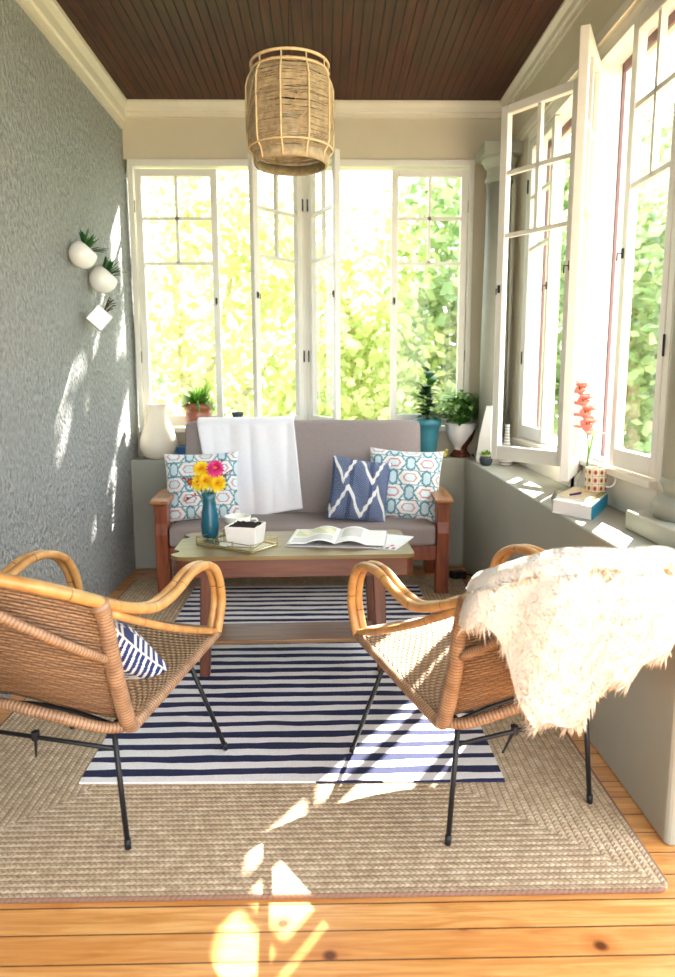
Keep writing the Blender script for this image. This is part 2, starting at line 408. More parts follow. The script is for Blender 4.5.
# ------------------------------------------------------------------ windows
# a casement: hinge at (x,y), leaf pointing along angle a (radians from +X), width wd
def sash(parent, hx, hy, a, wd, z0, z1, side=1, latch=True, mun=(.157, .328), st=.042):
    r = bpy.data.objects.new('casement_sash', None); COL.objects.link(r); r.parent = parent
    r.location = (hx, hy, 0); r.rotation_euler.z = a
    th = .018
    m = MB(); H = z1-z0
    m.box(0, st, -th, th, z0, z1); m.box(wd-st, wd, -th, th, z0, z1)
    m.box(st, wd-st, -th, th, z1-st, z1); m.box(st, wd-st, -th, th, z0, z0+.07)
    m.build('sash_frame', M['sash'], r, bevel=.004)
    q = MB(); t2 = .0095
    za, zb = z1-st-(H*mun[0]), z1-st-(H*mun[1])
    q.box(st, wd-st, -.012, .012, za-t2, za+t2); q.box(st, wd-st, -.012, .012, zb-t2, zb+t2)
    q.box(wd/2-t2, wd/2+t2, -.012, .012, zb, z1-st)
    q.build('muntin', M['sash'], r)
    MB().add([(st-.004, 0, z0+.065), (wd-st+.004, 0, z0+.065), (wd-st+.004, 0, z1-st+.004), (st-.004, 0, z1-st+.004)], [(0, 1, 2, 3)]).build('window_pane', M['glass'], r)
    hm = MB()
    for zz in (z0+H*.28, z1-H*.14): hm.tube([(-.006, -side*.02, zz-.036), (-.006, -side*.02, zz+.036)], .005, 8)
    hm.build('hinge', M['black'], r)
    if latch:
        l = MB(); zz = z0+H*.5
        l.box(wd-.027, wd-.015, -side*.021-.003, -side*.021+.003, zz-.018, zz+.018)
        l.tube([(wd-.021, -side*.02, zz), (wd-.021, -side*.04, zz), (wd-.021, -side*.04, zz-.028)], .003, 6)
        l.build('latch', M['black'], r)
    return r
ZB0, ZB1 = .90, 2.478
def win_back(nm, x0, x1, label):
    t = thing(nm, label, None, kind='structure')
    m = MB(); y0, y1 = YB-.045, YB+.06
    m.box(x0, x0+.032, y0, y1, .86, 2.53); m.box(x1-.032, x1, y0, y1, .86, 2.53)
    m.box(x0+.032, x1-.032, y0, y1, 2.49, 2.53); m.box(x0+.032, x1-.032, y0-.01, y1, .86, .89)
    m.build('window_frame', M['sash'], t, bevel=.003)
    return t
w1 = win_back('window_1', -1.20, -.112, 'left back casement window with its inner leaf swung open')
sash(w1, -1.163, YB-.01, 0, .505, ZB0, ZB1)
sash(w1, -.147, YB-.055, math.atan2(-.31, -.27), .41, ZB0, ZB1, side=-1)
w2 = win_back('window_2', -.112, .935, 'right back casement window with its inner leaf swung open')
sash(w2, -.078, YB-.055, math.atan2(-.36, .155), .40, ZB0, ZB1)
sash(w2, .90, YB-.01, PI, .475, ZB0, ZB1, side=-1)
XP = 1.16
def win_right(nm, y0, y1, label):
    t = thing(nm, label, None, kind='structure')
    m = MB(); x0, x1 = XP-.03, XP+.07
    m.box(x0, x1, y0, y0+.04, .835, 2.53); m.box(x0, x1, y1-.04, y1, .835, 2.53)
    m.box(x0, x1, y0+.04, y1-.04, 2.475, 2.53)
    m.box(x0+.03, x1, y0+.04, y1-.04, .835, .865)
    m.build('window_frame', M['sash'], t, bevel=.003)
    m = MB(); x1 += .012
    m.box(x1-.012, x1, y0, y0+.048, .835, 2.53); m.box(x1-.012, x1, y1-.048, y1, .835, 2.53); m.box(x1-.012, x1, y0+.055, y1-.055, 2.44, 2.53)
    m.build('outer_trim', M['mauve'], t)
    return t
ZR0, ZR1 = .868, 2.468
w3 = win_right('window_3', 3.19, 4.12, 'far right side casement window with one leaf swung into the room')
sash(w3, XP-.012, 4.075, -PI/2, .42, ZR0, ZR1)
sash(w3, XP-.05, 3.215, math.radians(90+36), .43, .80, ZR1, side=-1, st=.04)
w4 = win_right('window_4', 2.33, 3.14, 'near right side casement window with its far leaf swung into the room')
sash(w4, XP-.035, 3.10, math.atan2(-.34, -.175), .385, .80, ZR1, side=1)
sash(w4, XP-.012, 2.375, PI/2+.03, .37, ZR0, ZR1, side=-1)
o = MB().box(XP-.03, 1.33, 3.14, 3.19, ZL, 2.53).build('trim_7', M['sash'], bevel=.004); struct(o, 'white post between the two right windows')

# columns
def column(cx, cy_, z0, rs, rb, label, nm):
    t = thing('column', label, 'column', (cx, cy_, z0))
    m = MB(); H = 2.53-z0
    m.lathe([(rb, .0), (rb*1.0, .012), (rb*1.06, .035), (rb*.98, .06), (rb*.82, .068), (rb*.80, .08), (rb*.86, .10), (rs*1.04, .112), (rs*1.0, .13)], seg=40)
    m.build('column_base', M['column'], t, smooth=True)
    m = MB(); m.lathe([(rs, .13), (rs*.98, H*.4), (rs*.86, H-.2)], seg=40); m.build('column_shaft', M['column'], t, smooth=True)
    m = MB(); m.lathe([(rs*.86, H-.2), (rs*1.0, H-.195), (rs*1.0, H-.175), (rs*.88, H-.17), (rs*.88, H-.12), (rs*1.05, H-.11), (rs*1.3, H-.075), (rs*1.3, H-.06)], seg=40)
    q = rs*1.45; m.box(-q, q, -q, q, H-.06, H); m.build('column_capital', M['column'], t)
    return t
column(1.035, 4.36, ZL, .082, .10, 'slender grey column on the ledge in the far corner', 0)
o = MB().box(1.015, 1.36, 1.9, 2.325, ZL, .77).build('column_plinth', M['ledge'], bevel=.006)
tag(o, 'grey plinth block on the ledge at the right edge under the near column', 'plinth')
column(1.185, 2.17, .77, .118, .135, 'thick grey column at the right edge standing on a plinth', 1)

# ------------------------------------------------------------------ rugs
def m_jute(x0, x1, y0, y1):
    t = NT('braided_jute'); x, y, z = t.sep(t.coord())
    cx, cyy, hx, hy = (x0+x1)/2, (y0+y1)/2, (x1-x0)/2, (y1-y0)/2
    dx = t.math('SUBTRACT', hx, t.math('ABSOLUTE', t.math('SUBTRACT', x, cx)))
    dy = t.math('SUBTRACT', hy, t.math('ABSOLUTE', t.math('SUBTRACT', y, cyy)))
    d = t.math('MINIMUM', dx, dy); side = t.math('LESS_THAN', dx, dy)
    al = t.math('ADD', t.math('MULTIPLY', side, y), t.math('MULTIPLY', t.math('SUBTRACT', 1, side), x))
    pw = .021; k = t.math('DIVIDE', d, pw); fr = t.math('FRACT', k); idx = t.math('FLOOR', k)
    row = t.math('ABSOLUTE', t.math('SUBTRACT', fr, .5))
    chev = t.math('ADD', t.math('MULTIPLY', al, 70), t.math('MULTIPLY', row, 1.4))
    chev = t.math('ADD', chev, t.math('MULTIPLY', idx, .37))
    st = t.math('ABSOLUTE', t.math('SUBTRACT', t.math('FRACT', chev), .5))
    nz = t.noise(t.coord(), 40, 5, .7); n2 = t.noise(t.coord(), 4, 2)
    h = t.math('ADD', t.math('SUBTRACT', .5, t.math('MULTIPLY', row, .9)), t.math('MULTIPLY', st, .5))
    wn = t.n('ShaderNodeTexWhiteNoise', noise_dimensions='1D'); t.l(idx, wn.inputs['W'])
    c = t.ramp(nz, [(.25, lin(156, 132, 106)), (.5, lin(198, 172, 138)), (.72, lin(236, 216, 186))])
    c = t.mix(t.math('MULTIPLY', wn.outputs[0], .3), c, lin(190, 170, 142))
    dk = t.math('MAXIMUM', t.math('GREATER_THAN', row, .40), t.math('LESS_THAN', st, .09))
    c = t.mix(t.math('MULTIPLY', dk, .6), c, lin(112, 86, 64))
    c = t.mix(t.math('LESS_THAN', d, .008), c, lin(138, 104, 84))
    t.base(c); t.b.inputs['Roughness'].default_value = .9; t.bump(h, .9, .006); return t.m
JX0, JX1, JY0, JY1 = -1.15, .825, 1.49, 4.15
def rrect(x0, x1, y0, y1, r, n=6):
    P = []
    for (cx, cyy, a0) in ((x1-r, y1-r, 0), (x0+r, y1-r, 90), (x0+r, y0+r, 180), (x1-r, y0+r, 270)):
        for k in range(n+1):
            a = math.radians(a0+90*k/n); P.append((cx+r*math.cos(a), cyy+r*math.sin(a)))
    return P
o = MB().prism(rrect(JX0, JX1, JY0, JY1, .04), .0, .011).build('jute_rug', m_jute(JX0, JX1, JY0, JY1), bevel=.004)
tag(o, 'large braided natural jute rug lying on the pine floor', 'rug')
def m_strip():
    t = NT('striped_cotton'); v = t.coord(); x, y, z = t.sep(v)
    nz = t.noise(t.coord('Object', (2.2, 14, 1)), 1.6, 3, .5)
    yy = t.math('ADD', y, t.math('MULTIPLY', t.math('SUBTRACT', nz, .5), .035))
    fr = t.math('FRACT', t.math('DIVIDE', t.math('SUBTRACT', yy, 2.0115-.0378), .0757))
    nav = t.math('LESS_THAN', t.math('ABSOLUTE', t.math('SUBTRACT', fr, .5)), .235)
    fine = t.noise(t.coord('Object', (1, 1, 1)), 260, 2)
    c = t.mix(nav, t.ramp(fine, [(.3, lin(222, 216, 214)), (.7, lin(240, 236, 232))]), t.ramp(fine, [(.3, lin(16, 20, 48)), (.7, lin(34, 40, 82))]))
    t.base(c); t.b.inputs['Roughness'].default_value = .92
    wv = t.math('SINE', t.math('MULTIPLY', y, 900)); t.bump(t.math('ADD', fine, t.math('MULTIPLY', wv, .15)), .5, .003); return t.m
SX0, SX1, SY0, SY1 = -.745, .535, 1.955, 3.95
o = MB().prism([(SX0, SY0+.01), (SX1, SY0-.01), (SX1, SY1), (SX0-.01, SY1)], .011, .017).build('striped_rug', m_strip())
tag(o, 'navy and white striped flatweave rug layered on the jute rug', 'rug')

# ------------------------------------------------------------------ sofa
SC = -.125
sofa = thing('sofa', 'wooden framed two seat sofa with taupe cushions below the back windows', 'sofa', (SC, 4.0, 0))
def sb(name, mat, fn, **k): m = MB(); fn(m); return m.build(name, mat, sofa, **k)
for sx, yy in ((-1, 'f'), (1, 'f'), (-1, 'b'), (1, 'b')):
    m = MB(); x0 = sx*.775
    if yy == 'f':
        P = [(-.14, .011), (-.085, .011), (-.08, .33), (-.075, .40), (-.06, .46), (-.05, .535), (-.15, .535), (-.145, .42), (-.155, .36), (-.15, .30)]
        vs = [(x0+s_*.035, y - .06, z) for s_ in (-1, 1) for y, z in P]; n = len(P)
        fs = [tuple(range(n)), tuple(range(n, 2*n))[::-1]]+[(i, n+i, n+(i+1) % n, (i+1) % n) for i in range(n)]
        m.add(vs, fs)
    else: m.box(x0-.03, x0+.03, .25, .31, 0, .52)
    m.build('leg', M['sofawood'], sofa, bevel=.006)
for sx in (-1, 1):
    m = MB(); P = [(-.25, .536), (-.23, .528), (.0, .545), (.28, .53), (.32, .50), (.32, .525), (.28, .558), (0, .575), (-.2, .562), (-.25, .552)]
    x0 = sx*.775; n = len(P)
    vs = [(x0+s_*.05-sx*.004*(i > 4), y, z) for s_ in (-1, 1) for i, (y, z) in enumerate(P)]
    m.add(vs, [tuple(range(n)), tuple(range(n, 2*n))[::-1]]+[(i, n+i, n+(i+1) % n, (i+1) % n) for i in range(n)])
    m.build('armrest', M['sofa_arm'], sofa, bevel=.006)
sb('front_rail', M['sofawood'], lambda m: m.box(-.74, .74, -.19, -.165, .20, .285), bevel=.004)
sb('side_rail', M['sofawood'], lambda m: m.box(-.79, -.765, -.17, .28, .20, .27), bevel=.003)
sb('side_rail', M['sofawood'], lambda m: m.box(.765, .79, -.17, .28, .20, .27), bevel=.003)
sb('back_rail', M['sofawood'], lambda m: m.box(-.74, .74, .25, .275, .20, .30), bevel=.003)
def cushion_box(m, x0, x1, y0, y1, z0, z1, r, crown=0, nx=28, ny=16, lean=0):
    # rounded box with a soft crown built as superellipsoid shell
    cx, cyy, cz = (x0+x1)/2, (y0+y1)/2, (z0+z1)/2; hx, hy, hz = (x1-x0)/2, (y1-y0)/2, (z1-z0)/2
    n = 14; vs = []; 
    def face(ax, sg):
        b0 = len(vs); N = 24
        for j in range(N+1):
            for i in range(N+1):
                a, c = -1+2*i/N, -1+2*j/N
                p = [0, 0, 0]; p[ax] = sg; p[(ax+1) % 3] = a; p[(ax+2) % 3] = c
                q = [p[0]*hx, p[1]*hy, p[2]*hz]
                inn = [max(-h+r, min(h-r, k)) for k, h in zip(q, (hx, hy, hz))]
                d = Vector([k-e for k, e in zip(q, inn)])
                d = d.normalized()*r if d.length > 1e-9 else d
                P = Vector(inn)+d
                P.z += crown*(1-(P.x/hx)**2)*(1-(P.y/hy)**2)*(1 if P.z > 0 else -.2)
                P.y += lean*(P.z+hz)
                vs.append((cx+P.x, cyy+P.y, cz+P.z))
        fs = []
        for j in range(N):
            for i in range(N):
                k = j*(N+1)+i; f = (k, k+1, k+N+2, k+N+1); fs.append(tuple(b0+q for q in (f if sg > 0 else f[::-1])))
        return fs
    fs = []
    for ax in range(3):
        for sg in (-1, 1): fs += face(ax, sg)
    m.add(vs, fs)
m = MB(); cushion_box(m, -.735, .735, -.225, .22, .285, .41, .03, .02); m.build('seat_cushion', M['sofa_fab'], sofa, smooth=True)
m = MB(); cushion_box(m, -.695, .69, .055, .165, .40, .96, .04, 0, lean=.14); bc = m.build('back_cushion', M['sofa_fab'], sofa, smooth=True)

# towel over the sofa back
def towel():
    tw = MB(); lean = .14
    def f(u, v):
        # v 0..1 : behind -> over the top -> down the front
        # path in (y,z): sofa-local; back cushion front face y=.13+.14*(z-.4), back y=.24+...
        Lb, Lt = .12, .13
        wob = .006*math.sin(u*9+v*3)+.004*math.sin(u*23+1)
        xl = -.618 + .0*v; xr = -.055
        s_ = v*(Lb+Lt+.54)
        if s_ < Lb: z = .97-(Lb-s_)+.0; y = .24+lean*(z-.4)+.008
        elif s_ < Lb+Lt: a = (s_-Lb)/Lt*PI; y = .185+.08+.063*math.cos(a); z = .955+.028*math.sin(a)+.004
        else:
            dz = s_-Lb-Lt; z = .955-dz; y = .13+lean*(z-.4)-.012-.03*max(0, dz-.05)
        k = max(0, v-.3)/.7
        X = (xl+.0*k)+(xr-xl)*u
        X += k*(.10*(1-u)*1.0 + .05*u)
        z += -.0*u; dzl = k*(.03*(1-u)-.06*u)
        if s_ > Lb+Lt: z -= dzl*.9; 
        return (X, y-abs(wob)*(1 if v > .3 else .2)-.004*math.sin(u*12), z)
    tw.grid(f, 60, 60)
    o = tw.build('towel', M['towel'], None, smooth=True, solid=.007, loc=(SC, 3.925, -.01))
    tag(o, 'white cotton throw draped over the left half of the sofa back', 'throw')
towel()

# ------------------------------------------------------------------ cushions
W_ = (.86, .86, .84, 1)
def pat_lattice(u, v, off=(0, 0), sc=(2.6, 2.9)):
    x, y = u*sc[0]+off[0], v*sc[1]+off[1]
    best = lin(238, 236, 230)
    for i in range(-1, 5):
        for j in range(-1, 5):
            for ox, oy in ((0, 0), (.5, .5)):
                dx, dy = abs(x-i-ox), abs(y-j-oy)
                d = max(dy/.27, (dx+.66*dy)/.41)
                if .86 < d < 1.0: best = lin(92, 150, 168)
                if .42 < d < .54: best = lin(196, 150, 160)
                if d <= .42: best = lin(224, 236, 236)
            for ox, oy in ((.5, 0), (0, .5)):
                dx, dy = abs(x-i-ox), abs(y-j-oy)
                d = max(dx/.14, (dy+.8*dx)/.30)
                if .72 < d < 1.0: best = lin(92, 150, 168)
                elif d <= .72: best = lin(206, 226, 230)
    return best
def pat_ikat(u, v):
    navy, wh = lin(24, 40, 84), lin(228, 228, 224)
    def tri(x): return 1-abs((x % 1)-.5)*2
    # big white zigzags
    for z in (.06+.46*(1-tri((u-.30)/.48+.5)) if False else .06+.46*tri((u-.06)/.48), .60+.5*tri((u-.20)/.48)):
        if abs(v-z) < .055+.02*math.sin(u*31+v*37): return wh
    s_ = (v*30+tri(u*9)*1.6) % 1
    return lin(150, 164, 190) if s_ < .36 else navy
def pat_chev(u, v):
    navy, wh = lin(26, 50, 110), lin(232, 234, 236)
    if (u-.48)**2/.02+(v-.42)**2/.012 < 1: return wh
    if (u-.85)**2/.004+(v-.25)**2/.012 < 1: return wh
    s_ = (v*13+abs(((u*2.2) % 1)-.5)*5.5) % 1
    return wh if s_ < .42 else navy
def pillow(name, label, loc, size, rx, rz, ry, pat, group=None, thick=.13, back=None, N=84):
    W2, H2 = size[0]/2, size[1]/2; m = MB()
    def surf(sg):
        def f(u, v):
            a, c = 2*u-1, 2*v-1
            k = (max(0, (1-a*a))*max(0, (1-c*c)))**.42
            pin = 1-.07*(1-abs(a)**2)*abs(c)**4; pin2 = 1-.07*(1-abs(c)**2)*abs(a)**4
            wr = .004*math.sin(a*9+c*5)*k
            return (a*W2*pin2, sg*(k*thick/2+wr), c*H2*pin)
        return f
    m.grid(surf(-1), N, N, col=pat); m.grid(lambda u, v: surf(1)(1-u, v), 24, 24, col=back or pat)
    t = thing(name, label, 'cushion', loc, group=group)
    o = m.build('cushion_cover', M['cushion'], t, smooth=True)
    p = MB(); pts = []
    for k in range(64):
        s_ = k/64*4; i = int(s_); q = (s_-i)*2-1
        a, c = ((q, -1), (1, q), (-q, 1), (-1, -q))[i]
        pin = 1-.07*(1-abs(a)**2)*abs(c)**4; pin2 = 1-.07*(1-abs(c)**2)*abs(a)**4
        pts.append((a*W2*pin2, 0, c*H2*pin))
    p.tube(pts, .0028, 6, closed=True); p.build('piping', M['white_cer'] if pat is not pat_ikat else M['dblue'], o, smooth=True)
    t.rotation_mode = 'YXZ'; t.rotation_euler = (rx, ry, rz); return t
pillow('throw_cushion', 'white cushion with blue lattice print leaning on left end of sofa behind the flowers', (-.70, 3.985, .60), (.42, .39), -.30, .06, -.03, lambda u, v: pat_lattice(u, v, (.2, .3), (2.3, 2.3)))
pillow('throw_cushion', 'white cushion with blue lattice print in the right corner of sofa', (.455, 3.995, .60), (.42, .41), -.30, -.10, .06, lambda u, v: pat_lattice(u, v, (.25, .1), (2.2, 2.4)))
pillow('throw_cushion', 'navy cushion with white zigzags leaning in front of the lattice cushion', (.19, 3.90, .585), (.335, .36), -.33, .10, .16, pat_ikat, N=150)

# ------------------------------------------------------------------ coffee table
tb = thing('coffee_table', 'dark wooden coffee table with scalloped corners and lower shelf', 'table', (-.137, 2.95, 0), .03)
def scallop(hx, hy, r):
    P = []
    for sx, sy_ in ((1, 1), (-1, 1), (-1, -1), (1, -1)):
        big = sx < 0
        rr = r if big else .03
        seq = []
        if big:
            # rounded lobe, small notch
            seq = [(hx, hy-r-.05), (hx-.022, hy-r-.035), (hx-.03, hy-r-.012), (hx-.012, hy-r+.006), (hx-.004, hy-r+.02)]
            for k in range(7):
                a = math.radians(90*k/6); seq.append((hx-rr*.9+rr*.9*math.cos(a), hy-rr*.85+rr*.85*math.sin(a)))
        else:
            for k in range(5):
                a = math.radians(90*k/4); seq.append((hx-rr+rr*math.cos(a), hy-rr+rr*math.sin(a)))
        if sx*sy_ < 0: seq = seq[::-1]
        P += [(sx*a, sy_*b_) for a, b_ in seq]
    return P
sc = scallop(.49, .228, .08)
MB().prism(sc, .499, .515).build('table_top', M['tabletop'], tb, bevel=.004)
MB().prism([(x*.992, y*.985) for x, y in sc], .428, .499).build('apron', M['mahog'], tb, bevel=.004)
for sx in (-1, 1):
    for sy_ in (-1, 1):
        m = MB(); m.add([(sx*(.345+dx*.024)+sx*.0, sy_*.20+dy*.022, .43) for dx, dy in ((-1, -1), (1, -1), (1, 1), (-1, 1))]+[(sx*(.362+dx*.02), sy_*.215+dy*.018, .017) for dx, dy in ((-1, -1), (1, -1), (1, 1), (-1, 1))],
                        [(0, 1, 2, 3), (7, 6, 5, 4), (0, 4, 5, 1), (1, 5, 6, 2), (2, 6, 7, 3), (3, 7, 4, 0)])
        m.build('leg', M['mahogz'], tb, bevel=.004)
MB().box(-.335, .335, -.225, -.02, .148, .166).build('shelf', M['shelfwood'], tb, bevel=.004)

# ------------------------------------------------------------------ wicker chairs
RAIL = [(-.27, -.11, .70), (-.24, -.215, .755), (-.135, -.29, .80), (0, -.315, .815), (.135, -.29, .80), (.24, -.215, .755), (.27, -.11, .70)]
def wicker_chair(label, loc, rotz):
    t = thing('wicker_armchair', label, 'chair', loc, rotz, 'wicker armchairs in front of the coffee table')
    armR = [(.272, .50, .405), (.275, .535, .50), (.280, .50, .60), (.284, .42, .648), (.286, .32, .655), (.286, .22, .628), (.284, .12, .618), (.28, .02, .645)]
    for off, rr in ((0, .0115), (.027, .0115)):
        R = [(x-off*.95, y+off*.12, z) for x, y, z in armR]
        Rl = [(x*(1-off*1.2), y+off*.85, z-off*.25) for x, y, z in RAIL]
        path = R+Rl[::-1]+[(-x, y, z) for x, y, z in R][::-1]
        MB().tube(path, rr+.002, 10, smooth=6).build('arm_hoop', M['rattan'], t, smooth=True)
    for sx in (-1, 1):
        MB().tube([(sx*.268, .50, .41), (sx*.272, .2, .53), (sx*.272, -.08, .665)], .0105, 8, smooth=6).build('side_rod', M['rattan'], t, smooth=True)
        MB().tube([(sx*.27, .51, .405), (sx*.262, .30, .372), (sx*.252, .06, .335), (sx*.25, .025, .333), (sx*.252, -.0, .36), (sx*.262, -.055, .50), (sx*.27, -.10, .66), (sx*.272, -.12, .70)],
                  [.014, .015, .017, .019, .021, .021, .020, .024], 12, smooth=7).build('side_post', M['rattan_w'], t, smooth=True)
        MB().tube([(sx*.264, -.09, .555), (sx*.235, -.205, .635), (sx*.15, -.31, .735), (sx*.07, -.345, .80)], .0115, 8, smooth=5).build('back_brace', M['rattan_w'], t, smooth=True)
    # front rail, rear bow
    MB().tube([(-.27, .505, .408), (-.14, .53, .40), (0, .54, .398), (.14, .53, .40), (.27, .505, .408)], .014, 10, smooth=6).build('front_rail', M['rattan_w'], t, smooth=True)
    bow = [(-.25, .025, .333), (-.21, -.035, .35), (-.11, -.105, .405), (0, -.125, .43), (.11, -.105, .405), (.21, -.035, .35), (.25, .025, .333)]
    MB().tube(bow, .014, 10, smooth=6).build('rear_bow', M['rattan_w'], t, smooth=True)
    # seat weave
    rear = crom([(-.25, .03, .345), (-.21, -.015, .372), (-.11, -.08, .422), (0, -.098, .446), (.11, -.08, .422), (.21, -.015, .372), (.25, .03, .345)], 6)
    def seat(u, v):
        a = pl(rear, u); x = -.26+.52*u
        b_ = Vector((x*1.03, .505+.035*(1-(2*u-1)**2), .413-.008*(1-(2*u-1)**2)))
        p = a.lerp(b_, v); p.z -= .03*math.sin(PI*v)*math.sin(PI*u); return tuple(p)
    MB().grid(seat, 24, 24).build('seat', M['weave_seat'], t, smooth=True, solid=.008)
    rl = crom([(x*.985, y+.008, z-.012) for x, y, z in RAIL], 6)
    def back(u, v):
        a = pl(rear, u); b_ = pl(rl, u); p = a.lerp(b_, v)
        p.y -= .032*math.sin(PI*v)*(.4+.6*math.sin(PI*u)); return tuple(p)
    MB().grid(back, 30, 20).build('backrest', M['weave'], t, smooth=True, solid=.008)
    # iron base
    for sx in (-1, 1):
        lg = MB().tube([(sx*.205, .01, .335), (sx*.234, 0, .008)], [.0072, .0072], 8).build('leg', M['black'], t, smooth=True)
        MB().tube([(sx*.2335, 0, .026), (sx*.2345, 0, .0)], .0088, 8).build('foot_cap', M['black'], lg, smooth=True)
        lg = MB().tube([(sx*.21, .40, .37), (sx*.2855, .504, .017)], .0072, 8).build('leg', M['black'], t, smooth=True)
        MB().tube([(sx*.2838, .5015, .03), (sx*.2868, .5055, .008)], .0088, 8).build('foot_cap', M['black'], lg, smooth=True)
    m = MB().tube([(-.212, .008, .27), (.212, .008, .27)], .006, 8)
    m.tube([(-.205, .01, .335), (-.11, .0, .36), (0, -.01, .375), (.11, .0, .36), (.205, .01, .335)], .006, 8, smooth=4)
    m.tube([(-.205, .01, .335), (-.21, .2, .345), (-.21, .40, .37)], .006, 8).tube([(.205, .01, .335), (.21, .2, .345), (.21, .40, .37)], .006, 8)
    m.build('under_frame', M['black'], t, smooth=True)
    m = MB().tube([(-.03, .01, .27), (-.05, .03, .20)], [.005, .003], 6).tube([(-.03, .01, .262), (-.03, .01, .285)], .011, 8)
    m.build('brace_stub', M['black'], t)
    return t
aL = math.radians(-15.8)
OL = (-.518-.2335*math.cos(aL), 1.669-.2335*math.sin(aL), 0)
def rug_top(x, y): return 0
wicker_chair('wicker armchair with golden rattan arms at the left holding a blue cushion', (OL[0], OL[1], .011), aL)
aR = math.atan2(.366, .931)
chR = wicker_chair('wicker armchair at the right with a sheepskin over its back', (.5325, 1.7515, .011), aR)
# cushion on the left chair
def chair_pt(O, a, p): return (O[0]+math.cos(a)*p[0]-math.sin(a)*p[1], O[1]+math.sin(a)*p[0]+math.cos(a)*p[1], O[2]+p[2] if len(O) > 2 else p[2])
pc = pillow('throw_cushion', 'blue and white chevron cushion leaning inside the left wicker chair', chair_pt((OL[0], OL[1], .0), aL, (.02, .145, .485)), (.42, .40), .86, aL, .0, pat_chev, thick=.16)

# sheepskin
def m_fur():
    t = NT('sheepskin_wool'); c = t.n('ShaderNodeNewGeometry')
    x, y, z = t.sep(t.coord('UV'))
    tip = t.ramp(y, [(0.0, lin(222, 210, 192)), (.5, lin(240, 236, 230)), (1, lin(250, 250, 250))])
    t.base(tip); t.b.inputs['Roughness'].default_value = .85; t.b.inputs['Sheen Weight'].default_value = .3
    t.b.inputs['Subsurface Weight'].default_value = 0.0
    tl = t.n('ShaderNodeBsdfTranslucent'); t.l(tip, tl.inputs[0]); mx = t.n('ShaderNodeMixShader', i_0=.25)
    t.l(t.b.outputs[0], mx.inputs[1]); t.l(tl.outputs[0], mx.inputs[2]); t.l(mx.outputs[0], t.t.nodes['Material Output'].inputs[0])
    return t.m
def sheepskin():
    R = crom(RAIL, 8); rr = random.Random(3)
    xs = [-.29, -.25, -.22, -.19, -.15, -.11, -.08, -.04, .0, .04, .08, .12]
    Ls = [.04, .08, .24, .34, .355, .33, .255, .235, .23, .22, .18, .09]
    def Lx(x): return float(np.interp(x, xs, Ls))
    def surf(u, v):
        k = .07+.58*u; p = pl(R, k); q = pl(R, min(1, k+.02)); q0 = pl(R, max(0, k-.02)); T = (q-q0); T.z = 0; T.normalize()
        n = Vector((T.y, -T.x, 0))  # outward (to the back)
        p = p+Vector((0, -.008, -.012+.03*max(0, min(1, (-.02-p.x)/.15))))
        Lo = Lx(p.x)+.012*math.sin(u*29); Li = .09+.03*math.sin(u*7)
        rad = .041; arc = PI*rad; tot = Li+arc+Lo; s_ = v*tot
        if s_ < Li: z = -(Li-s_); of = -rad
        elif s_ < Li+arc: a = (s_-Li)/rad; of = -rad*math.cos(a); z = rad*math.sin(a)
        else: d = s_-Li-arc; z = -d; of = rad+.02*math.sin(min(1, d/.1)*PI/2)+.012*math.sin(u*19+d*9)-.12*max(0, d-.05)
        return p+n*of+Vector((0, 0, z))
    m = MB(); NU, NV = 60, 60
    m.grid(lambda u, v: tuple(surf(u, v)), NU, NV)
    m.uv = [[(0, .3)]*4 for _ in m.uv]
    vs = []; fs = []; uv = []
    for i in range(30000):
        u, v = rr.random(), rr.random()
        if rr.random() > .25+.75*Lx(pl(R, .07+.58*u).x)/.36*1.2: continue
        p = surf(u, v); e = 2e-3
        du = surf(min(1, u+e), v)-surf(max(0, u-e), v); dv = surf(u, min(1, v+e))-surf(u, max(0, v-e))
        n = du.cross(dv)
        if n.length < 1e-9: continue
        n.normalize()
        if n.dot(p-Vector((0, -.2, .6))) < 0 and False: n = -n
        edge = min(u, 1-u)*2.0
        side = (du.normalized()*(1 if u > .5 else -1))*max(0, 1-edge*6)*1.0
        end = dv.normalized()*max(0, v-.93)*6
        L = rr.uniform(.024, .044); clump = Vector((math.sin(u*90+v*20), math.sin(v*70+u*33), math.cos(u*50-v*60)))*.35
        d = (n*.9+Vector((0, 0, -.55))+side+end+clump+Vector([rr.uniform(-.35, .35) for _ in range(3)])).normalized()
        if n.z > .6: d = (d+Vector((0, 0, .3))).normalized()
        w_ = rr.uniform(.0016, .0030); a1 = d.orthogonal().normalized(); a2 = d.cross(a1)
        b0 = len(vs); bend = Vector((0, 0, -1))*L*.22+Vector([rr.uniform(-.004, .004) for _ in range(3)])
        for k, (t_, wd) in enumerate(((0, 1), (.55, .8))):
            c = p+d*L*t_+bend*t_*t_
            for q in range(3):
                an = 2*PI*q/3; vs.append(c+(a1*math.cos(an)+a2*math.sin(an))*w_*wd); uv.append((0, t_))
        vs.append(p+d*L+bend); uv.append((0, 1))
        for q in range(3):
            q2 = (q+1) % 3; fs.append((b0+q, b0+q2, b0+3+q2, b0+3+q)); fs.append((b0+3+q, b0+3+q2, b0+6))
    m.add(vs, fs, uv)
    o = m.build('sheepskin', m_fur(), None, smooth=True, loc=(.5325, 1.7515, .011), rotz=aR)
    tag(o, 'fluffy cream sheepskin draped over the back of the right wicker chair', 'sheepskin')
sheepskin()

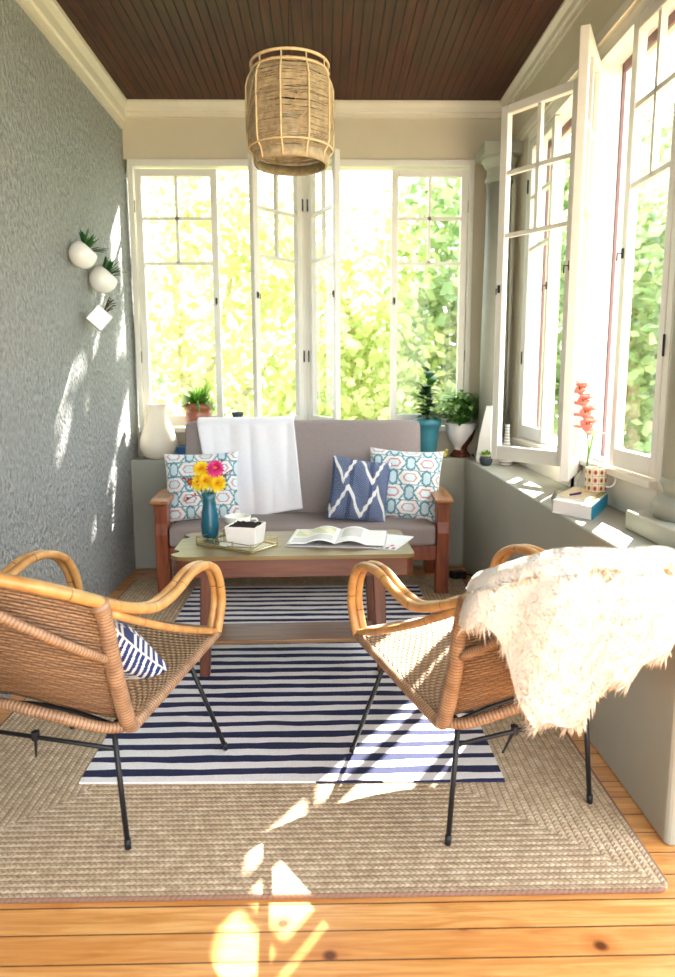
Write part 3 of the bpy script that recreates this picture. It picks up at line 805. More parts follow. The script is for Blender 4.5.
# ------------------------------------------------------------------ pendant lamp
def lamp():
    cx, cyy = -.112, 2.6
    t = thing('pendant_lamp', 'round woven jute string pendant lamp hanging from the ceiling', 'lamp', (cx, cyy, 0))
    rr = random.Random(5)
    prof = [(1.943, .126), (1.972, .133), (1.99, .145), (2.01, .150), (2.10, .151), (2.19, .150), (2.215, .143), (2.235, .132)]
    def rad(z): return float(np.interp(z, [a for a, _ in prof], [b_ for _, b_ in prof]))
    cane = simple('natural_cane', lin(206, 182, 140), .6, var=.1, scale=40)
    stg = simple('jute_string', lin(168, 150, 120), .9, var=.25, scale=60, bump=.4)
    m = MB()
    m.lathe([(.119, 1.940), (.126, 1.940), (.130, 1.972), (.124, 1.974), (.119, 1.940)], seg=48, cap=False); m.build('bottom_ring', stg, t, smooth=True)
    m = MB()
    for z, r in ((2.235, .132), (1.99, .145)):
        MB().tube([(r*math.cos(2*PI*k/40), r*math.sin(2*PI*k/40), z) for k in range(40)], .0035, 6, closed=True).build('hoop', cane, t, smooth=True)
    m = MB()
    m.tube([(.132*math.cos(2*PI*k/40), .132*math.sin(2*PI*k/40), 2.262) for k in range(40)], .005, 6, closed=True)
    m.build('top_ring', cane, t, smooth=True)
    for k in range(10):
        a = 2*PI*k/10+.15; c_, s_ = math.cos(a), math.sin(a)
        MB().tube([(r*c_, r*s_, z) for z, r in prof]+[(.132*c_, .132*s_, 2.262)], .0035, 6).build('rib', cane, t, smooth=True)
    # string winding: rings flat between ribs
    m = MB(); nz = 150
    for i in range(nz):
        z = 1.972+(2.236-1.972)*i/nz; pts = []
        j = rr.uniform(-.004, .004); ph = rr.uniform(0, 6)
        for k in range(20):
            a = 2*PI*k/20+.15; r = rad(z)*(math.cos(PI/10) if k % 2 else 1)-.002
            zz = z+j*math.sin(a+ph)+rr.uniform(-.0015, .0015)
            pts.append((r*math.cos(a), r*math.sin(a), zz))
        m.tube(pts, .00115, 4, closed=True)
    for k in range(14):  # stray crossing strings
        a = rr.uniform(0, 6.28); b_ = a+rr.uniform(.4, 1.2); z0 = rr.uniform(1.98, 2.05); z1 = rr.uniform(2.12, 2.22)
        pts = [(rad(z0+(z1-z0)*q/8)*1.01*math.cos(a+(b_-a)*q/8), rad(z0+(z1-z0)*q/8)*1.01*math.sin(a+(b_-a)*q/8), z0+(z1-z0)*q/8) for q in range(9)]
        m.tube(pts, .0015, 4)
    for i in range(10):
        z = 2.238; r = .136*(1-i/11)
        m.tube([(r*math.cos(2*PI*k/16), r*math.sin(2*PI*k/16), z-.002*i) for k in range(16)], .002, 4, closed=True)
    m.build('string_shade', stg, t)
    m = MB().lathe([(.0, 2.03), (.026, 2.045), (.032, 2.075), (.02, 2.11), (.014, 2.13)], seg=16); m.build('bulb', M['white_cer'], t, smooth=True)
    MB().lathe([(.018, 2.13), (.02, 2.20), (.006, 2.21)], seg=16).build('socket', M['black'], t, smooth=True)
    dk = simple('brown_cord', lin(58, 36, 24), .6)
    MB().tube([(0, 0, 2.20), (0, 0, ZC)], .003, 6).build('cord', dk, t)
    MB().lathe([(.0, ZC-.03), (.03, ZC-.028), (.04, ZC-.0)], seg=20).build('ceiling_cap', dk, t, smooth=True)
lamp()

# ------------------------------------------------------------------ plant helpers
def leaf(m, base, d, L, w_, droop=.3, nseg=4, fold=.2, upv=(0, 0, 1)):
    base = Vector(base); d = Vector(d).normalized(); side = d.cross(Vector(upv))
    side = side.normalized() if side.length > 1e-3 else Vector((1, 0, 0)); nrm = side.cross(d)
    vs = []; fs = []
    for k in range(nseg+1):
        t = k/nseg; c = base+d*L*t+Vector((0, 0, -1))*droop*L*t*t; wd = w_*math.sin(PI*min(.98, .12+t*.86))**.8*.5
        vs += [c-side*wd+nrm*wd*fold, c, c+side*wd+nrm*wd*fold]
    for k in range(nseg):
        a = 3*k; fs += [(a, a+1, a+4, a+3), (a+1, a+2, a+5, a+4)]
    m.add(vs, fs)
def stem(m, a, b_, r=.002, sag=0):
    a = Vector(a); b_ = Vector(b_); mid = (a+b_)/2+Vector((0, 0, sag)); m.tube([a, mid, b_], r, 5, smooth=3)

# vase with flowers on tray
VX, VY, ZT = -.505, 3.03, .515
t = thing('flower_vase', 'teal bottle vase on the coffee table tray', 'vase', (VX, VY, ZT+.008))
MB().lathe([(.030, 0), (.036, .01), (.040, .05), (.036, .10), (.028, .145), (.027, .17), (.032, .195), (.029, .195), (.024, .17), (.024, .10), (.03, .02)], seg=32).build('vase_body', M['teal_cer'], t, smooth=True)
def bloom(m, c, r, d, n=14, mi=0, layers=2):
    c = Vector(c); d = Vector(d).normalized(); a1 = d.orthogonal().normalized(); a2 = d.cross(a1)
    for ly in range(layers):
        for k in range(n):
            a = 2*PI*k/n+ly*.3; e = (a1*math.cos(a)+a2*math.sin(a))*(1-ly*.15)+d*(.25+.45*ly)
            leaf(m, c, e, r*(1-.18*ly), r*.42, .1, 3, .25, upv=tuple(d))
def bouquet():
    rr = random.Random(11); top = Vector((VX, VY, ZT+.20))
    st = M['lf_fern']
    def fl(name, label, off, r, mat, cen, n=14, layers=2, face=(0, -1, .3)):
        t = thing(name, label, 'flower', tuple(top-Vector((0, 0, .08))))
        c = Vector(off); m = MB(); bloom(m, c+Vector((0, 0, .08)), r, face, n, 0, layers); m.build('petals', mat, t, smooth=False)
        m = MB(); cc = c+Vector((0, 0, .08))+Vector(face).normalized()*.008; m.lathe([(.0, -.006), (r*.28, -.003), (r*.3, .003), (.0, .008)], (cc.x, cc.y, cc.z), 10); m.build('flower_centre', cen, t)
        m = MB(); stem(m, (rr.uniform(-.008, .008), 0, -.02), c+Vector((0, 0, .078)), .002); m.build('stem', st, t)
    ye = simple('yellow_centre', lin(200, 130, 20), .8)
    fl('zinnia', 'bright pink zinnia in the teal vase', (.035, -.02, .115), .042, M['petal_p'], simple('coral_centre', lin(240, 110, 100), .7), 18, 3)
    for off, lb in (((-.025, -.01, .11), 'yellow flower upper left of the bunch in teal vase'), ((-.005, -.03, .062), 'yellow flower low in the middle of the bunch in teal vase'), ((.045, -.03, .05), 'yellow flower lowest right of the bunch in teal vase'), ((-.035, -.02, .055), 'yellow flower lowest left of the bunch in teal vase'), ((.01, .01, .09), 'yellow flower behind the pink zinnia in teal vase')):
        fl('yellow_flower', lb, off, .044, M['petal_y'], ye, 13, 3, (rr.uniform(-.4, .4), -1, rr.uniform(.1, .6)))
    fl('rust_flower', 'rust coloured flower at the left of the teal vase bunch', (-.072, -.01, .055), .026, M['petal_r'], ye, 8, 2, (-.6, -1, .1))
    for k, (off, lb) in enumerate((((.065, 0, .15), 'dark burgundy sprig rising above the pink zinnia'), ((.10, 0, .105), 'dark burgundy sprig pointing right of the pink zinnia'), ((-.12, 0, .07), 'dark burgundy sprig arching left over the lattice cushion'), ((-.10, -.02, -.03), 'dark burgundy sprig drooping low at the left of the vase'))):
        m = MB(); a = top+Vector((0, 0, -.04)); b_ = top+Vector(off); m.tube([a, (a+b_)/2+Vector((0, 0, .03)), b_], .0018, 5, smooth=4)
        for q in range(12):
            p = a.lerp(b_, .55+.45*q/12)+Vector((0, 0, .03*(1-q/12)))
            leaf(m, p, (rr.uniform(-1, 1)+off[0]*8, rr.uniform(-1, 1), rr.uniform(0, 1)), .024, .010)
        tag(m.build('burgundy_sprig', M['petal_r']), lb, 'sprig')
bouquet()

# tray
t = thing('serving_tray', 'small mirrored tray with brass gallery rails on the coffee table', 'tray', (-.375, 2.915, ZT), -.60)
MB().box(-.15, .15, -.085, .085, 0, .006).build('tray_plate', simple('tray_glass', lin(214, 206, 170), .08, metal=.6, var=.03), t, bevel=.002)
rail = [(-.15, -.085), (.15, -.085), (.15, .085), (-.15, .085)]
for z_, nm in ((.009, 'tray_edge'), (.032, 'gallery_rail')):
    MB().tube([(x, y, z_) for x, y in rail], .0035 if z_ < .02 else .0022, 8, closed=True).build(nm, M['brass'], t)
for x, y in ((-.15, -.085), (.15, -.085), (.15, .085), (-.15, .085), (-.05, -.085), (.05, -.085), (-.05, .085), (.05, .085)):
    MB().tube([(x, y, 0), (x, y, .038)], .0028, 6).build('rail_post', M['brass'], t)
t = thing('square_planter', 'white square ceramic pot of dark soil on the brass tray', 'pot', (-.335, 2.905, ZT+.007), -.25)
def sqpot(m, w0, w1, h, th=.006):
    a = [( -1, -1), (1, -1), (1, 1), (-1, 1)]
    vs = [(x*w0, y*w0, 0) for x, y in a]+[(x*w1, y*w1, h) for x, y in a]+[(x*(w1-th), y*(w1-th), h) for x, y in a]+[(x*(w0-th), y*(w0-th), .01) for x, y in a]
    fs = [(3, 2, 1, 0)]+[(i+4*k, (i+1) % 4+4*k, (i+1) % 4+4*k+4, i+4*k+4) for k in range(3) for i in range(4)]+[(12, 13, 14, 15)]
    m.add(vs, fs)
m = MB(); sqpot(m, .060, .068, .084); m.build('pot', M['white_cer'], t, bevel=.003)
m = MB(); m.grid(lambda u, v: ((u-.5)*.114, (v-.5)*.114, .078+.008*rnd.random()), 14, 14); m.build('soil', M['soil'], t)
t = thing('teacup', 'white cup with yellow floral band behind the square pot on the tray', 'cup', (-.385, 3.045, ZT+.007))
def cupcol(u, v):
    if .25 < v < .75 and math.sin(u*50)*math.sin(v*22) > -.1: return lin(186, 184, 96)
    return lin(240, 238, 228)
m = MB(); prof = [(.03, 0), (.042, .02), (.052, .05), (.058, .085), (.056, .085), (.048, .05)]
def cup_surface(u, v, r0=.036, r1=.056, h=.092): 
    a = 2*PI*u; r = r0+(r1-r0)*v**.6; return (r*math.cos(a), r*math.sin(a), h*v)
m.grid(cup_surface, 48, 24, col=cupcol); m.build('cup_body', M['print'], t, smooth=True, solid=.004)
MB().lathe([(0, 0), (.036, 0), (.036, .004), (0, .004)], seg=24).build('cup_base', M['white_cer'], t)
MB().tube([(.048, 0, .075), (.08, 0, .078), (.086, 0, .05), (.07, 0, .03), (.044, 0, .026)], .005, 8, smooth=5).build('handle', M['white_cer'], t, smooth=True)

# magazines
def magcol_l(u, v):
    if .1 < u < .9 and .45 < v < .92: return lin(206, 210, 160) if (math.sin(u*14+v*9) > 0) else lin(232, 226, 196)
    if .1 < u < .9 and .08 < v < .4 and (v*60) % 1 < .45: return lin(206, 204, 202)
    return lin(240, 238, 236)
def magcol_r(u, v):
    if .08 < u < .5 and .3 < v < .9: return lin(222, 206, 200) if math.sin(u*22)*math.cos(v*15) > 0 else lin(200, 208, 206)
    if .55 < u < .92 and .1 < v < .9 and (v*50) % 1 < .45: return lin(208, 206, 206)
    return lin(242, 240, 238)
t = thing('open_magazine', 'open magazine with pale pages on the right half of coffee table', 'magazine', (.055, 2.99, ZT), -.12)
def page(sg):
    def f(u, v):
        x = u*.205; z = .012+.016*math.sin(min(1, u*1.6)*PI)*(1 if u < .625 else .0)+.004*(1-u)
        return (sg*x, (v-.5)*.28 + (.0), max(.008, z))
    return f
m = MB(); m.grid(lambda u, v: page(-1)(1-u, v), 24, 30, col=magcol_l); m.build('left_page', M['print'], t, smooth=True, solid=.003)
m = MB(); m.grid(page(1), 24, 30, col=magcol_r); m.build('right_page', M['print'], t, smooth=True, solid=.003)
MB().box(-.21, .0, -.143, .143, 0, .0055).box(.0, .21, -.143, .143, 0, .0055).build('page_block', simple('page_edges', lin(196, 192, 190), .7), t, bevel=.001)
def mag2col(u, v):
    if v < .14 and (u*9) % 1 < .6: return lin(60, 50, 66)
    if .15 < v < .3: return lin(190, 60, 80) if (u*5) % 1 < .35 else lin(226, 214, 216)
    return lin(228, 228, 230)
t = thing('magazine', 'magazine lying under the right side of the open one', 'magazine', (.245, 2.95, ZT), -.42)
m = MB(); m.grid(lambda u, v: ((u-.5)*.20, (v-.5)*.26, .0048+.0*u), 30, 30, col=mag2col)
m.build('cover', M['print'], t); MB().box(-.1, .1, -.13, .13, 0, .0045).build('page_block', M['paper'], t)

# ------------------------------------------------------------------ ledge objects
def plain_pot(name, label, cat, loc, prof, mat, rz=0):
    t = thing(name, label, cat, loc, rz); return t, MB().lathe(prof, seg=36).build('pot_body' if cat != 'vase' else 'vase_body', mat, t, smooth=True)
plain_pot('large_vase', 'large cream gourd shaped vase on the ledge in the left corner', 'vase', (-1.055, 4.49, ZL),
          [(.075, 0), (.10, .02), (.118, .07), (.115, .12), (.092, .19), (.066, .25), (.054, .30), (.056, .335), (.062, .345), (.055, .345), (.048, .30), (.05, .2)], M['cream_cer'])
def fern(m, rr, n, L, w_, z, spread=1.0, x0=0, y0=0):
    for k in range(n):
        a = rr.uniform(0, 2*PI); el = rr.uniform(.2, 1.45); r = .03*rr.random()
        leaf(m, (x0+r*math.cos(a), y0+r*math.sin(a), z), (math.cos(a)*math.cos(el)*spread, math.sin(a)*math.cos(el)*spread, math.sin(el)), L*rr.uniform(.6, 1.15), w_, rr.uniform(.2, .6), 5)
rr = random.Random(21)
t, _ = plain_pot('potted_spider_plant', 'leafy green plant in a glazed terracotta pot on the left part of ledge', 'plant', (-.80, 4.50, .86),
                 [(.052, 0), (.062, .01), (.074, .06), (.083, .13), (.078, .145), (.088, .15), (.094, .18), (.088, .195), (.08, .195), (.076, .15), (.06, .14)], M['copper'])
t.location.z = ZL; 
MB().lathe([(.06, 0), (.062, .02), (.03, .05), (.03, .11), (.06, .145), (.07, .152)], seg=28).build('pot_stand', M['dark_cer'], t, smooth=True)
for ch in t.children:
    if ch.name.startswith('pot_body'): ch.location.z = .152
MB().lathe([(0, .32), (.08, .32)], seg=20).build('soil', M['soil'], t)
m = MB(); fern(m, rr, 220, .18, .013, .33)
for k in range(46):
    a = rr.uniform(0, 6.28); q = rr.uniform(.0, .07); leaf(m, (q*math.cos(a), q*math.sin(a), .34+rr.random()*.07), (math.cos(a), math.sin(a), rr.uniform(.2, 1.2)), .05, .022, .3, 3)
for k in range(7): leaf(m, (.03, 0, .34), (rr.uniform(.1, .5), rr.uniform(-.3, .3), 1), rr.uniform(.18, .24), .008, .25, 6)
m.build('foliage', M['lf_br'], t)
t = thing('small_book', 'small dark blue box shaped book on ledge beside the cream vase', 'book', (-.90, 4.46, ZL))
MB().box(-.035, .05, -.02, .10, 0, .075).build('cover', M['dblue'], t, bevel=.004); MB().box(-.031, .046, -.0215, .09, .006, .069).build('page_block', M['dblue'], t)
t = thing('candle_pot', 'tiny dark pot just showing above the sofa back under the throw', 'pot', (-.555, 4.52, .86))
t.location.z = ZL
MB().lathe([(.03, 0), (.04, .06), (.03, .12), (.022, .2), (.03, .255), (.04, .28), (.036, .29), (.0, .292)], seg=20).build('pot_body', M['dark_cer'], t, smooth=True)
# teal pot with rubber plant
t = thing('potted_rubber_plant', 'upright glossy leaved plant in a teal pot on the ledge', 'plant', (.652, 4.50, ZL))
MB().lathe([(.058, 0), (.062, .01), (.075, .15), (.080, .19), (.090, .195), (.093, .235), (.084, .24), (.080, .235), (.07, .2)], seg=36).build('pot_body', M['teal_pot'], t, smooth=True)
MB().lathe([(0, .22), (.079, .22)], seg=20).build('soil', M['soil'], t)
m = MB(); L_ = MB()
for (dx, h, n) in ((0, .30, 13), (.012, .24, 9), (-.02, .2, 8)):
    m.tube([(dx, 0, .21), (dx*1.5, .0, .23+h)], .0035, 6)
    for k in range(n):
        a = k*2.4+dx*50; z = .24+h*(k+1)/n; leaf(L_, (dx*1.3, 0, z), (math.cos(a), math.sin(a), .5+.5*k/n), rr.uniform(.075, .11), .062, .35, 5, .12)
for k in range(60):
    a = rr.uniform(0, 6.28); leaf(L_, (0, 0, .23+rr.random()*.20), (math.cos(a), math.sin(a), .35), rr.uniform(.08, .12), .046, .3, 4, .12)
m.build('stem', M['lf_fern'], t); L_.build('foliage', M['lf_dk'], t)
# white and brown urn with bushy plant
t = thing('potted_bushy_plant', 'bushy green plant in a white and brown urn at the right end of ledge', 'plant', (.868, 4.49, ZL))
def urn(u, v):
    zs = [0, .012, .03, .05, .07, .11, .16, .20, .215]; rs = [.060, .062, .046, .036, .044, .072, .088, .096, .104]
    z = v*.215; r = float(np.interp(z, zs, rs)); a = 2*PI*u; return (r*math.cos(a), r*math.sin(a), z)
def urncol(u, v):
    a = (2*PI*u+PI/2) % (2*PI)  # 0 = front
    if a > PI: a -= 2*PI
    x = math.sin(a)
    return lin(96, 50, 36) if v < .20 or v < .22+.62*(x+.15)*(1 if math.cos(a) > -.2 else .6) and x > -.2 else lin(232, 230, 228)
m = MB(); m.grid(urn, 72, 48, col=urncol); m.build('pot_body', vcol('two_tone_glaze', .25, 0), t, smooth=True, solid=.006)
MB().lathe([(0, .2), (.095, .2)], seg=20).build('soil', M['soil'], t)
m = MB(); s2 = MB()
for k in range(420):
    a = rr.uniform(0, 6.28); el = rr.uniform(0, 1.5); r = .150*rr.random()**.45
    c = Vector((r*math.cos(a)*math.cos(el)*1.15, r*math.sin(a)*math.cos(el)*.75, .225+r*math.sin(el)*1.25))
    leaf(m, c, (math.cos(a)+rr.uniform(-.6, .6), math.sin(a)+rr.uniform(-.6, .6), rr.uniform(-.3, .8)), rr.uniform(.042, .062), .028, .3, 3)
for k in range(12):
    a = rr.uniform(0, 6.28); s2.tube([(0, 0, .2), (.09*math.cos(a), .06*math.sin(a), .2+rr.uniform(.05, .14))], .0018, 5)
m.build('foliage', M['lf_fern'], t); s2.build('stem', M['lf_dk'], t)
# tall white angular vase, succulent bowl, patterned bottle, yellow trinket
def facet(name, label, cat, loc, prof, mat, seg=6):
    t = thing(name, label, cat, loc, .3); MB().lathe(prof, seg=seg).build('vase_body', mat, t); return t
facet('angular_vase', 'tall white faceted vase on the ledge beside the corner column', 'vase', (.985, 4.17, ZL), [(.088, 0), (.094, .03), (.075, .16), (.034, .335), (.0, .337)], M['white_cer'])
t = thing('succulent_bowl', 'small succulent in a dark bowl on the ledge below the open window leaf', 'plant', (.93, 4.03, ZL))
MB().lathe([(.024, 0), (.034, .012), (.038, .04), (.033, .055), (.03, .052)], seg=24).build('pot_body', M['dark_cer'], t, smooth=True)
MB().lathe([(.0, .05), (.034, .05), (.031, .062), (.0, .068)], seg=20).build('sand', M['kraft'], t, smooth=True)
m = MB(); fern(m, rr, 44, .04, .014, .06); m.build('foliage', M['lf_br'], t)
t = thing('patterned_bottle', 'small grey and white banded bottle on the ledge seen through the glass', 'bottle', (1.045, 4.02, ZL+.0))
def botcol(u, v): return lin(120, 120, 124) if (v*14) % 1 < .45 else lin(226, 222, 216)
m = MB(); m.grid(lambda u, v: (float(np.interp(v, [0, .1, .35, .6, .85, 1], [.034, .042, .034, .016, .012, .014]))*math.cos(2*PI*u), float(np.interp(v, [0, .1, .35, .6, .85, 1], [.034, .042, .034, .016, .012, .014]))*math.sin(2*PI*u), v*.235), 32, 42, col=botcol)
m.build('bottle_body', M['print'], t, smooth=True)
t = thing('yellow_figurine', 'tiny yellow ceramic bird between the teal pot and white urn', 'figurine', (.753, 4.45, ZL))
yl = simple('yellow_ceramic', lin(214, 200, 110), .5)
MB().lathe([(0, 0), (.018, .003), (.026, .018), (.02, .034), (0, .04)], seg=16, sx=1.3).build('body', yl, t, smooth=True)
MB().lathe([(0, .03), (.011, .036), (.012, .046), (0, .056)], (.02, 0, 0), seg=12).build('head', yl, t, smooth=True)
t = thing('white_coil', 'small white dish on the ledge beside the urn', 'dish', (.965, 4.42, ZL))
MB().lathe([(.02, 0), (.036, .012), (.04, .02), (.034, .016), (0, .006)], seg=20).build('dish_body', M['brown_gl'], t, smooth=True)
t.name = 'small_dish'; t['label'] = 'small brown dish on the ledge at the foot of the urn'

# books, notebook, pen, mug, flower on right ledge
t = thing('thick_book', 'thick book with bright blue spine lying on the right ledge', 'book', (.99, 2.71, ZL), 0)
# footprint from front-left, front corner, right corner
import mathutils
bx = MB(); P = [(-.13, -.10), (-.035, -.245), (.128, .03), (.03, .16)]
def prism_local(P, z0, z1): return MB().prism(P, z0, z1)
prism_local(P, 0, .003).prism(P, .045, .049).build('cover', M['paper'], t)
q = [(p[0]*.97, p[1]*.97) for p in P]; prism_local(q, .003, .045).build('page_block', M['paper'], t)
# spine on the right-front side
a, c = Vector((*P[1], 0)), Vector((*P[2], 0)); m = MB(); dd = (c-a).normalized(); nn = Vector((dd.y, -dd.x, 0))
m.add([a, c, c+nn*.004, a+nn*.004]+[p+Vector((0, 0, .049)) for p in (a, c, c+nn*.004, a+nn*.004)], [(3, 2, 1, 0), (4, 5, 6, 7), (0, 1, 5, 4), (1, 2, 6, 5), (2, 3, 7, 6), (3, 0, 4, 7)])
m.build('spine', M['blue'], t)
t = thing('spiral_notebook', 'kraft spiral notebook on top of the thick blue book', 'notebook', (.99, 2.73, ZL+.049), 0)
P2 = [(-.10, -.07), (-.01, -.18), (.125, .02), (.04, .135)]
prism_local(P2, 0, .006).build('page_block', M['paper'], t); prism_local([(x*1.01, y*1.01) for x, y in P2], .006, .009).build('cover', M['kraft'], t)
m = MB(); a, c = Vector((*P2[1], .006)), Vector((*P2[2], .006))
for k in range(22):
    p = a.lerp(c, (k+.5)/22); m.tube([p+Vector((.006*math.cos(q*PI/4), 0, .006*math.sin(q*PI/4))) for q in range(8)], .0012, 4, closed=True)
m.build('spiral_wire', M['brass'], t)
t = thing('pen', 'short purple pen lying on the notebook', 'pen', (.962, 2.66, ZL+.0625), .6)
MB().tube([(-.03, 0, 0), (.03, 0, 0)], .0045, 8).build('barrel', M['purple'], t); MB().tube([(.03, 0, 0), (.042, 0, 0)], [.0045, .001], 8).build('tip', M['black'], t)
t = thing('patterned_mug', 'white mug with red and gold square pattern on the notebook', 'mug', (1.075, 2.68, ZL+.056))
t.location = (1.075, 2.75, ZL+.058)
def mugcol(u, v):
    a, b_ = (u*11) % 1, (v*3.0) % 1; r = math.hypot(a-.5, b_-.5)
    if a < .1 or b_ < .08: return lin(190, 170, 120)
    if r < .2: return lin(150, 50, 50)
    if r < .34: return lin(230, 150, 120) if int(u*11) % 2 else lin(214, 176, 100)
    return lin(240, 232, 214)
m = MB(); m.grid(lambda u, v: (.04*math.cos(2*PI*u), .04*math.sin(2*PI*u), .095*v), 132, 45, col=mugcol); m.build('mug_body', M['print'], t, smooth=True, solid=.004)
MB().lathe([(0, 0), (.04, 0), (.04, .004), (0, .004)], seg=28).build('mug_base', M['white_cer'], t)
MB().tube([(.030, -.03, .075), (.05, -.052, .075), (.055, -.058, .048), (.044, -.046, .025), (.028, -.030, .022)], .0055, 8, smooth=5).build('handle', M['white_cer'], t, smooth=True)
# gladiolus in clear bottle
t = thing('glass_bud_vase', 'clear glass bud vase on the ledge behind the books', 'vase', (1.075, 2.86, ZL))
MB().lathe([(.03, 0), (.035, .01), (.033, .08), (.014, .13), (.012, .19), (.016, .20), (.013, .20), (.010, .13), (.03, .08), (.03, .012)], seg=24).build('vase_body', M['glass'], t, smooth=True)
t = thing('gladiolus', 'coral gladiolus stem standing in the glass bud vase', 'flower', (1.075, 2.86, ZL+.02))
MB().tube([(0, 0, 0), (.004, 0, .2), (-.02, 0, .36), (-.05, 0, .46)], .003, 6, smooth=5).build('stem', M['lf_fern'], t)
m = MB()
for k in range(9):
    z = .25+.024*k; x = -.052*(k/9)**1.5+.006*(-1)**k
    for q in range(6):
        a = q*PI/3+k; leaf(m, (x, 0, z), (math.cos(a)*.9+.5*(-1)**k, math.sin(a)*.7-.2, .45), .066-.002*k, .046, .15, 3, .3)
m.build('petals', M['petal_c'], t)
m = MB(); leaf(m, (0, 0, .1), (.12, 0, 1), .2, .014, .1); leaf(m, (0, 0, .12), (.2, .1, 1), .17, .012, .1); m.build('foliage', M['lf_br'], t)
t = thing('glass_stopper', 'small clear glass paperweight on the ledge left of the books', 'paperweight', (.955, 2.875, ZL))
MB().lathe([(.012, 0), (.016, .006), (.012, .02), (.005, .03), (.007, .038), (0, .042)], seg=16).build('body', M['column'], t, smooth=True)
t['label'] = 'small grey ornament on the ledge left of the gladiolus'; t.name = 'ledge_ornament'

# ------------------------------------------------------------------ wall planters
def wall_planter(y, z, r, label, kind):
    t = thing('wall_planter', label, 'planter', (XL, y, z), group=None)
    S_ = Vector((.75, .30, .60)).normalized()
    if kind == 'sphere':
        m = MB(); cutn = Vector((.62, .22, .75)).normalized()
        N = 30; c = Vector((r*.95, 0, 0)); vs = []; 
        def f(u, v):
            a = 2*PI*u; b_ = PI*v*.70; a1 = cutn.orthogonal().normalized(); a2 = cutn.cross(a1)
            d = -cutn*math.cos(b_)+(a1*math.cos(a)+a2*math.sin(a))*math.sin(b_); p = c+d*r
            p.x = max(p.x, .002); return tuple(p)
        m.grid(f, 32, 22); m.build('pot_body', M['white_cer'], t, smooth=True, solid=.004)
        L = MB(); o_ = c+cutn*r*.55
        for k in range(34):
            a = rr.uniform(0, 6.28); a1 = cutn.orthogonal().normalized(); a2 = cutn.cross(a1)
            d = cutn*rr.uniform(.4, 1.0)+(a1*math.cos(a)+a2*math.sin(a))*rr.uniform(.2, .9)
            leaf(L, o_+(a1*math.cos(a)+a2*math.sin(a))*r*.3, d, rr.uniform(.06, .10), .018, .1, 4)
        MB().lathe([(0, 0), (r*.56, 0)], seg=16)
        L.build('foliage', M['lf_dk'], t)
    else:
        m = MB(); s_ = .046; Mx = Matrix.Translation((.074, 0, 0)) @ Matrix.Rotation(math.radians(22), 4, 'Z') @ Matrix.Rotation(math.radians(42), 4, 'Y')
        m.box(-s_, s_, -s_, s_, -s_, s_, M=Mx); m.build('pot_body', M['white_cer'], t, bevel=.003)
        L = MB(); top = Mx @ Vector((0, 0, s_)); dd = Vector((.2, -.0, 1)); 
        n_ = (Mx.to_3x3() @ Vector((0, 0, 1)))
        top = Mx @ Vector((0, 0, s_)); n_ = (Mx.to_3x3() @ Vector((0, 0, 1)))
        for k in range(16):
            d = n_*.8+Vector((rr.uniform(-.3, .6), rr.uniform(-.7, .7), rr.uniform(-.3, .8))); p = top+Vector((0, rr.uniform(-.02, .02), rr.uniform(-.02, .02)))
            e = p+d.normalized()*rr.uniform(.04, .08)
            L.tube([p, (p+e)/2+Vector((0, rr.uniform(-.012, .012), .01)), e], .0022, 4, smooth=3)
            leaf(L, e, d, .016, .006)
        L.build('foliage', simple('dark_reddish_succulent', lin(74, 66, 50), .6, var=.3), t)
wall_planter(3.55, 1.80, .064, 'round white wall planter, topmost of three on the stucco wall', 'sphere')
wall_planter(3.83, 1.722, .070, 'round white wall planter, the middle one of three on the stucco wall', 'sphere')
wall_planter(3.70, 1.512, .07, 'square white wall planter tilted on its corner below two round ones', 'cube')
t = thing('wall_outlet', 'white electrical outlet plate low on the stucco wall', 'outlet', (XL, 2.49, .60))
MB().box(0, .009, -.04, .045, -.05, .045).build('cover_plate', M['shell'], t, bevel=.003)
for zz in (-.02, .02): MB().box(.009, .0105, -.012, .012, zz-.009, zz+.009).build('socket', M['dark_cer'], t)
t = thing('power_adapter', 'small black adapter with cord on the floor behind the right chair', 'adapter', (.80, 4.12, 0), .4)
MB().box(-.045, .045, -.03, .03, 0, .05).build('housing', M['black'], t, bevel=.006)
MB().tube([(.04, 0, .03), (.06, -.08, .03), (.02, -.16, .006), (-.06, -.18, .005)], .004, 6, smooth=5).build('cord', M['black'], t)

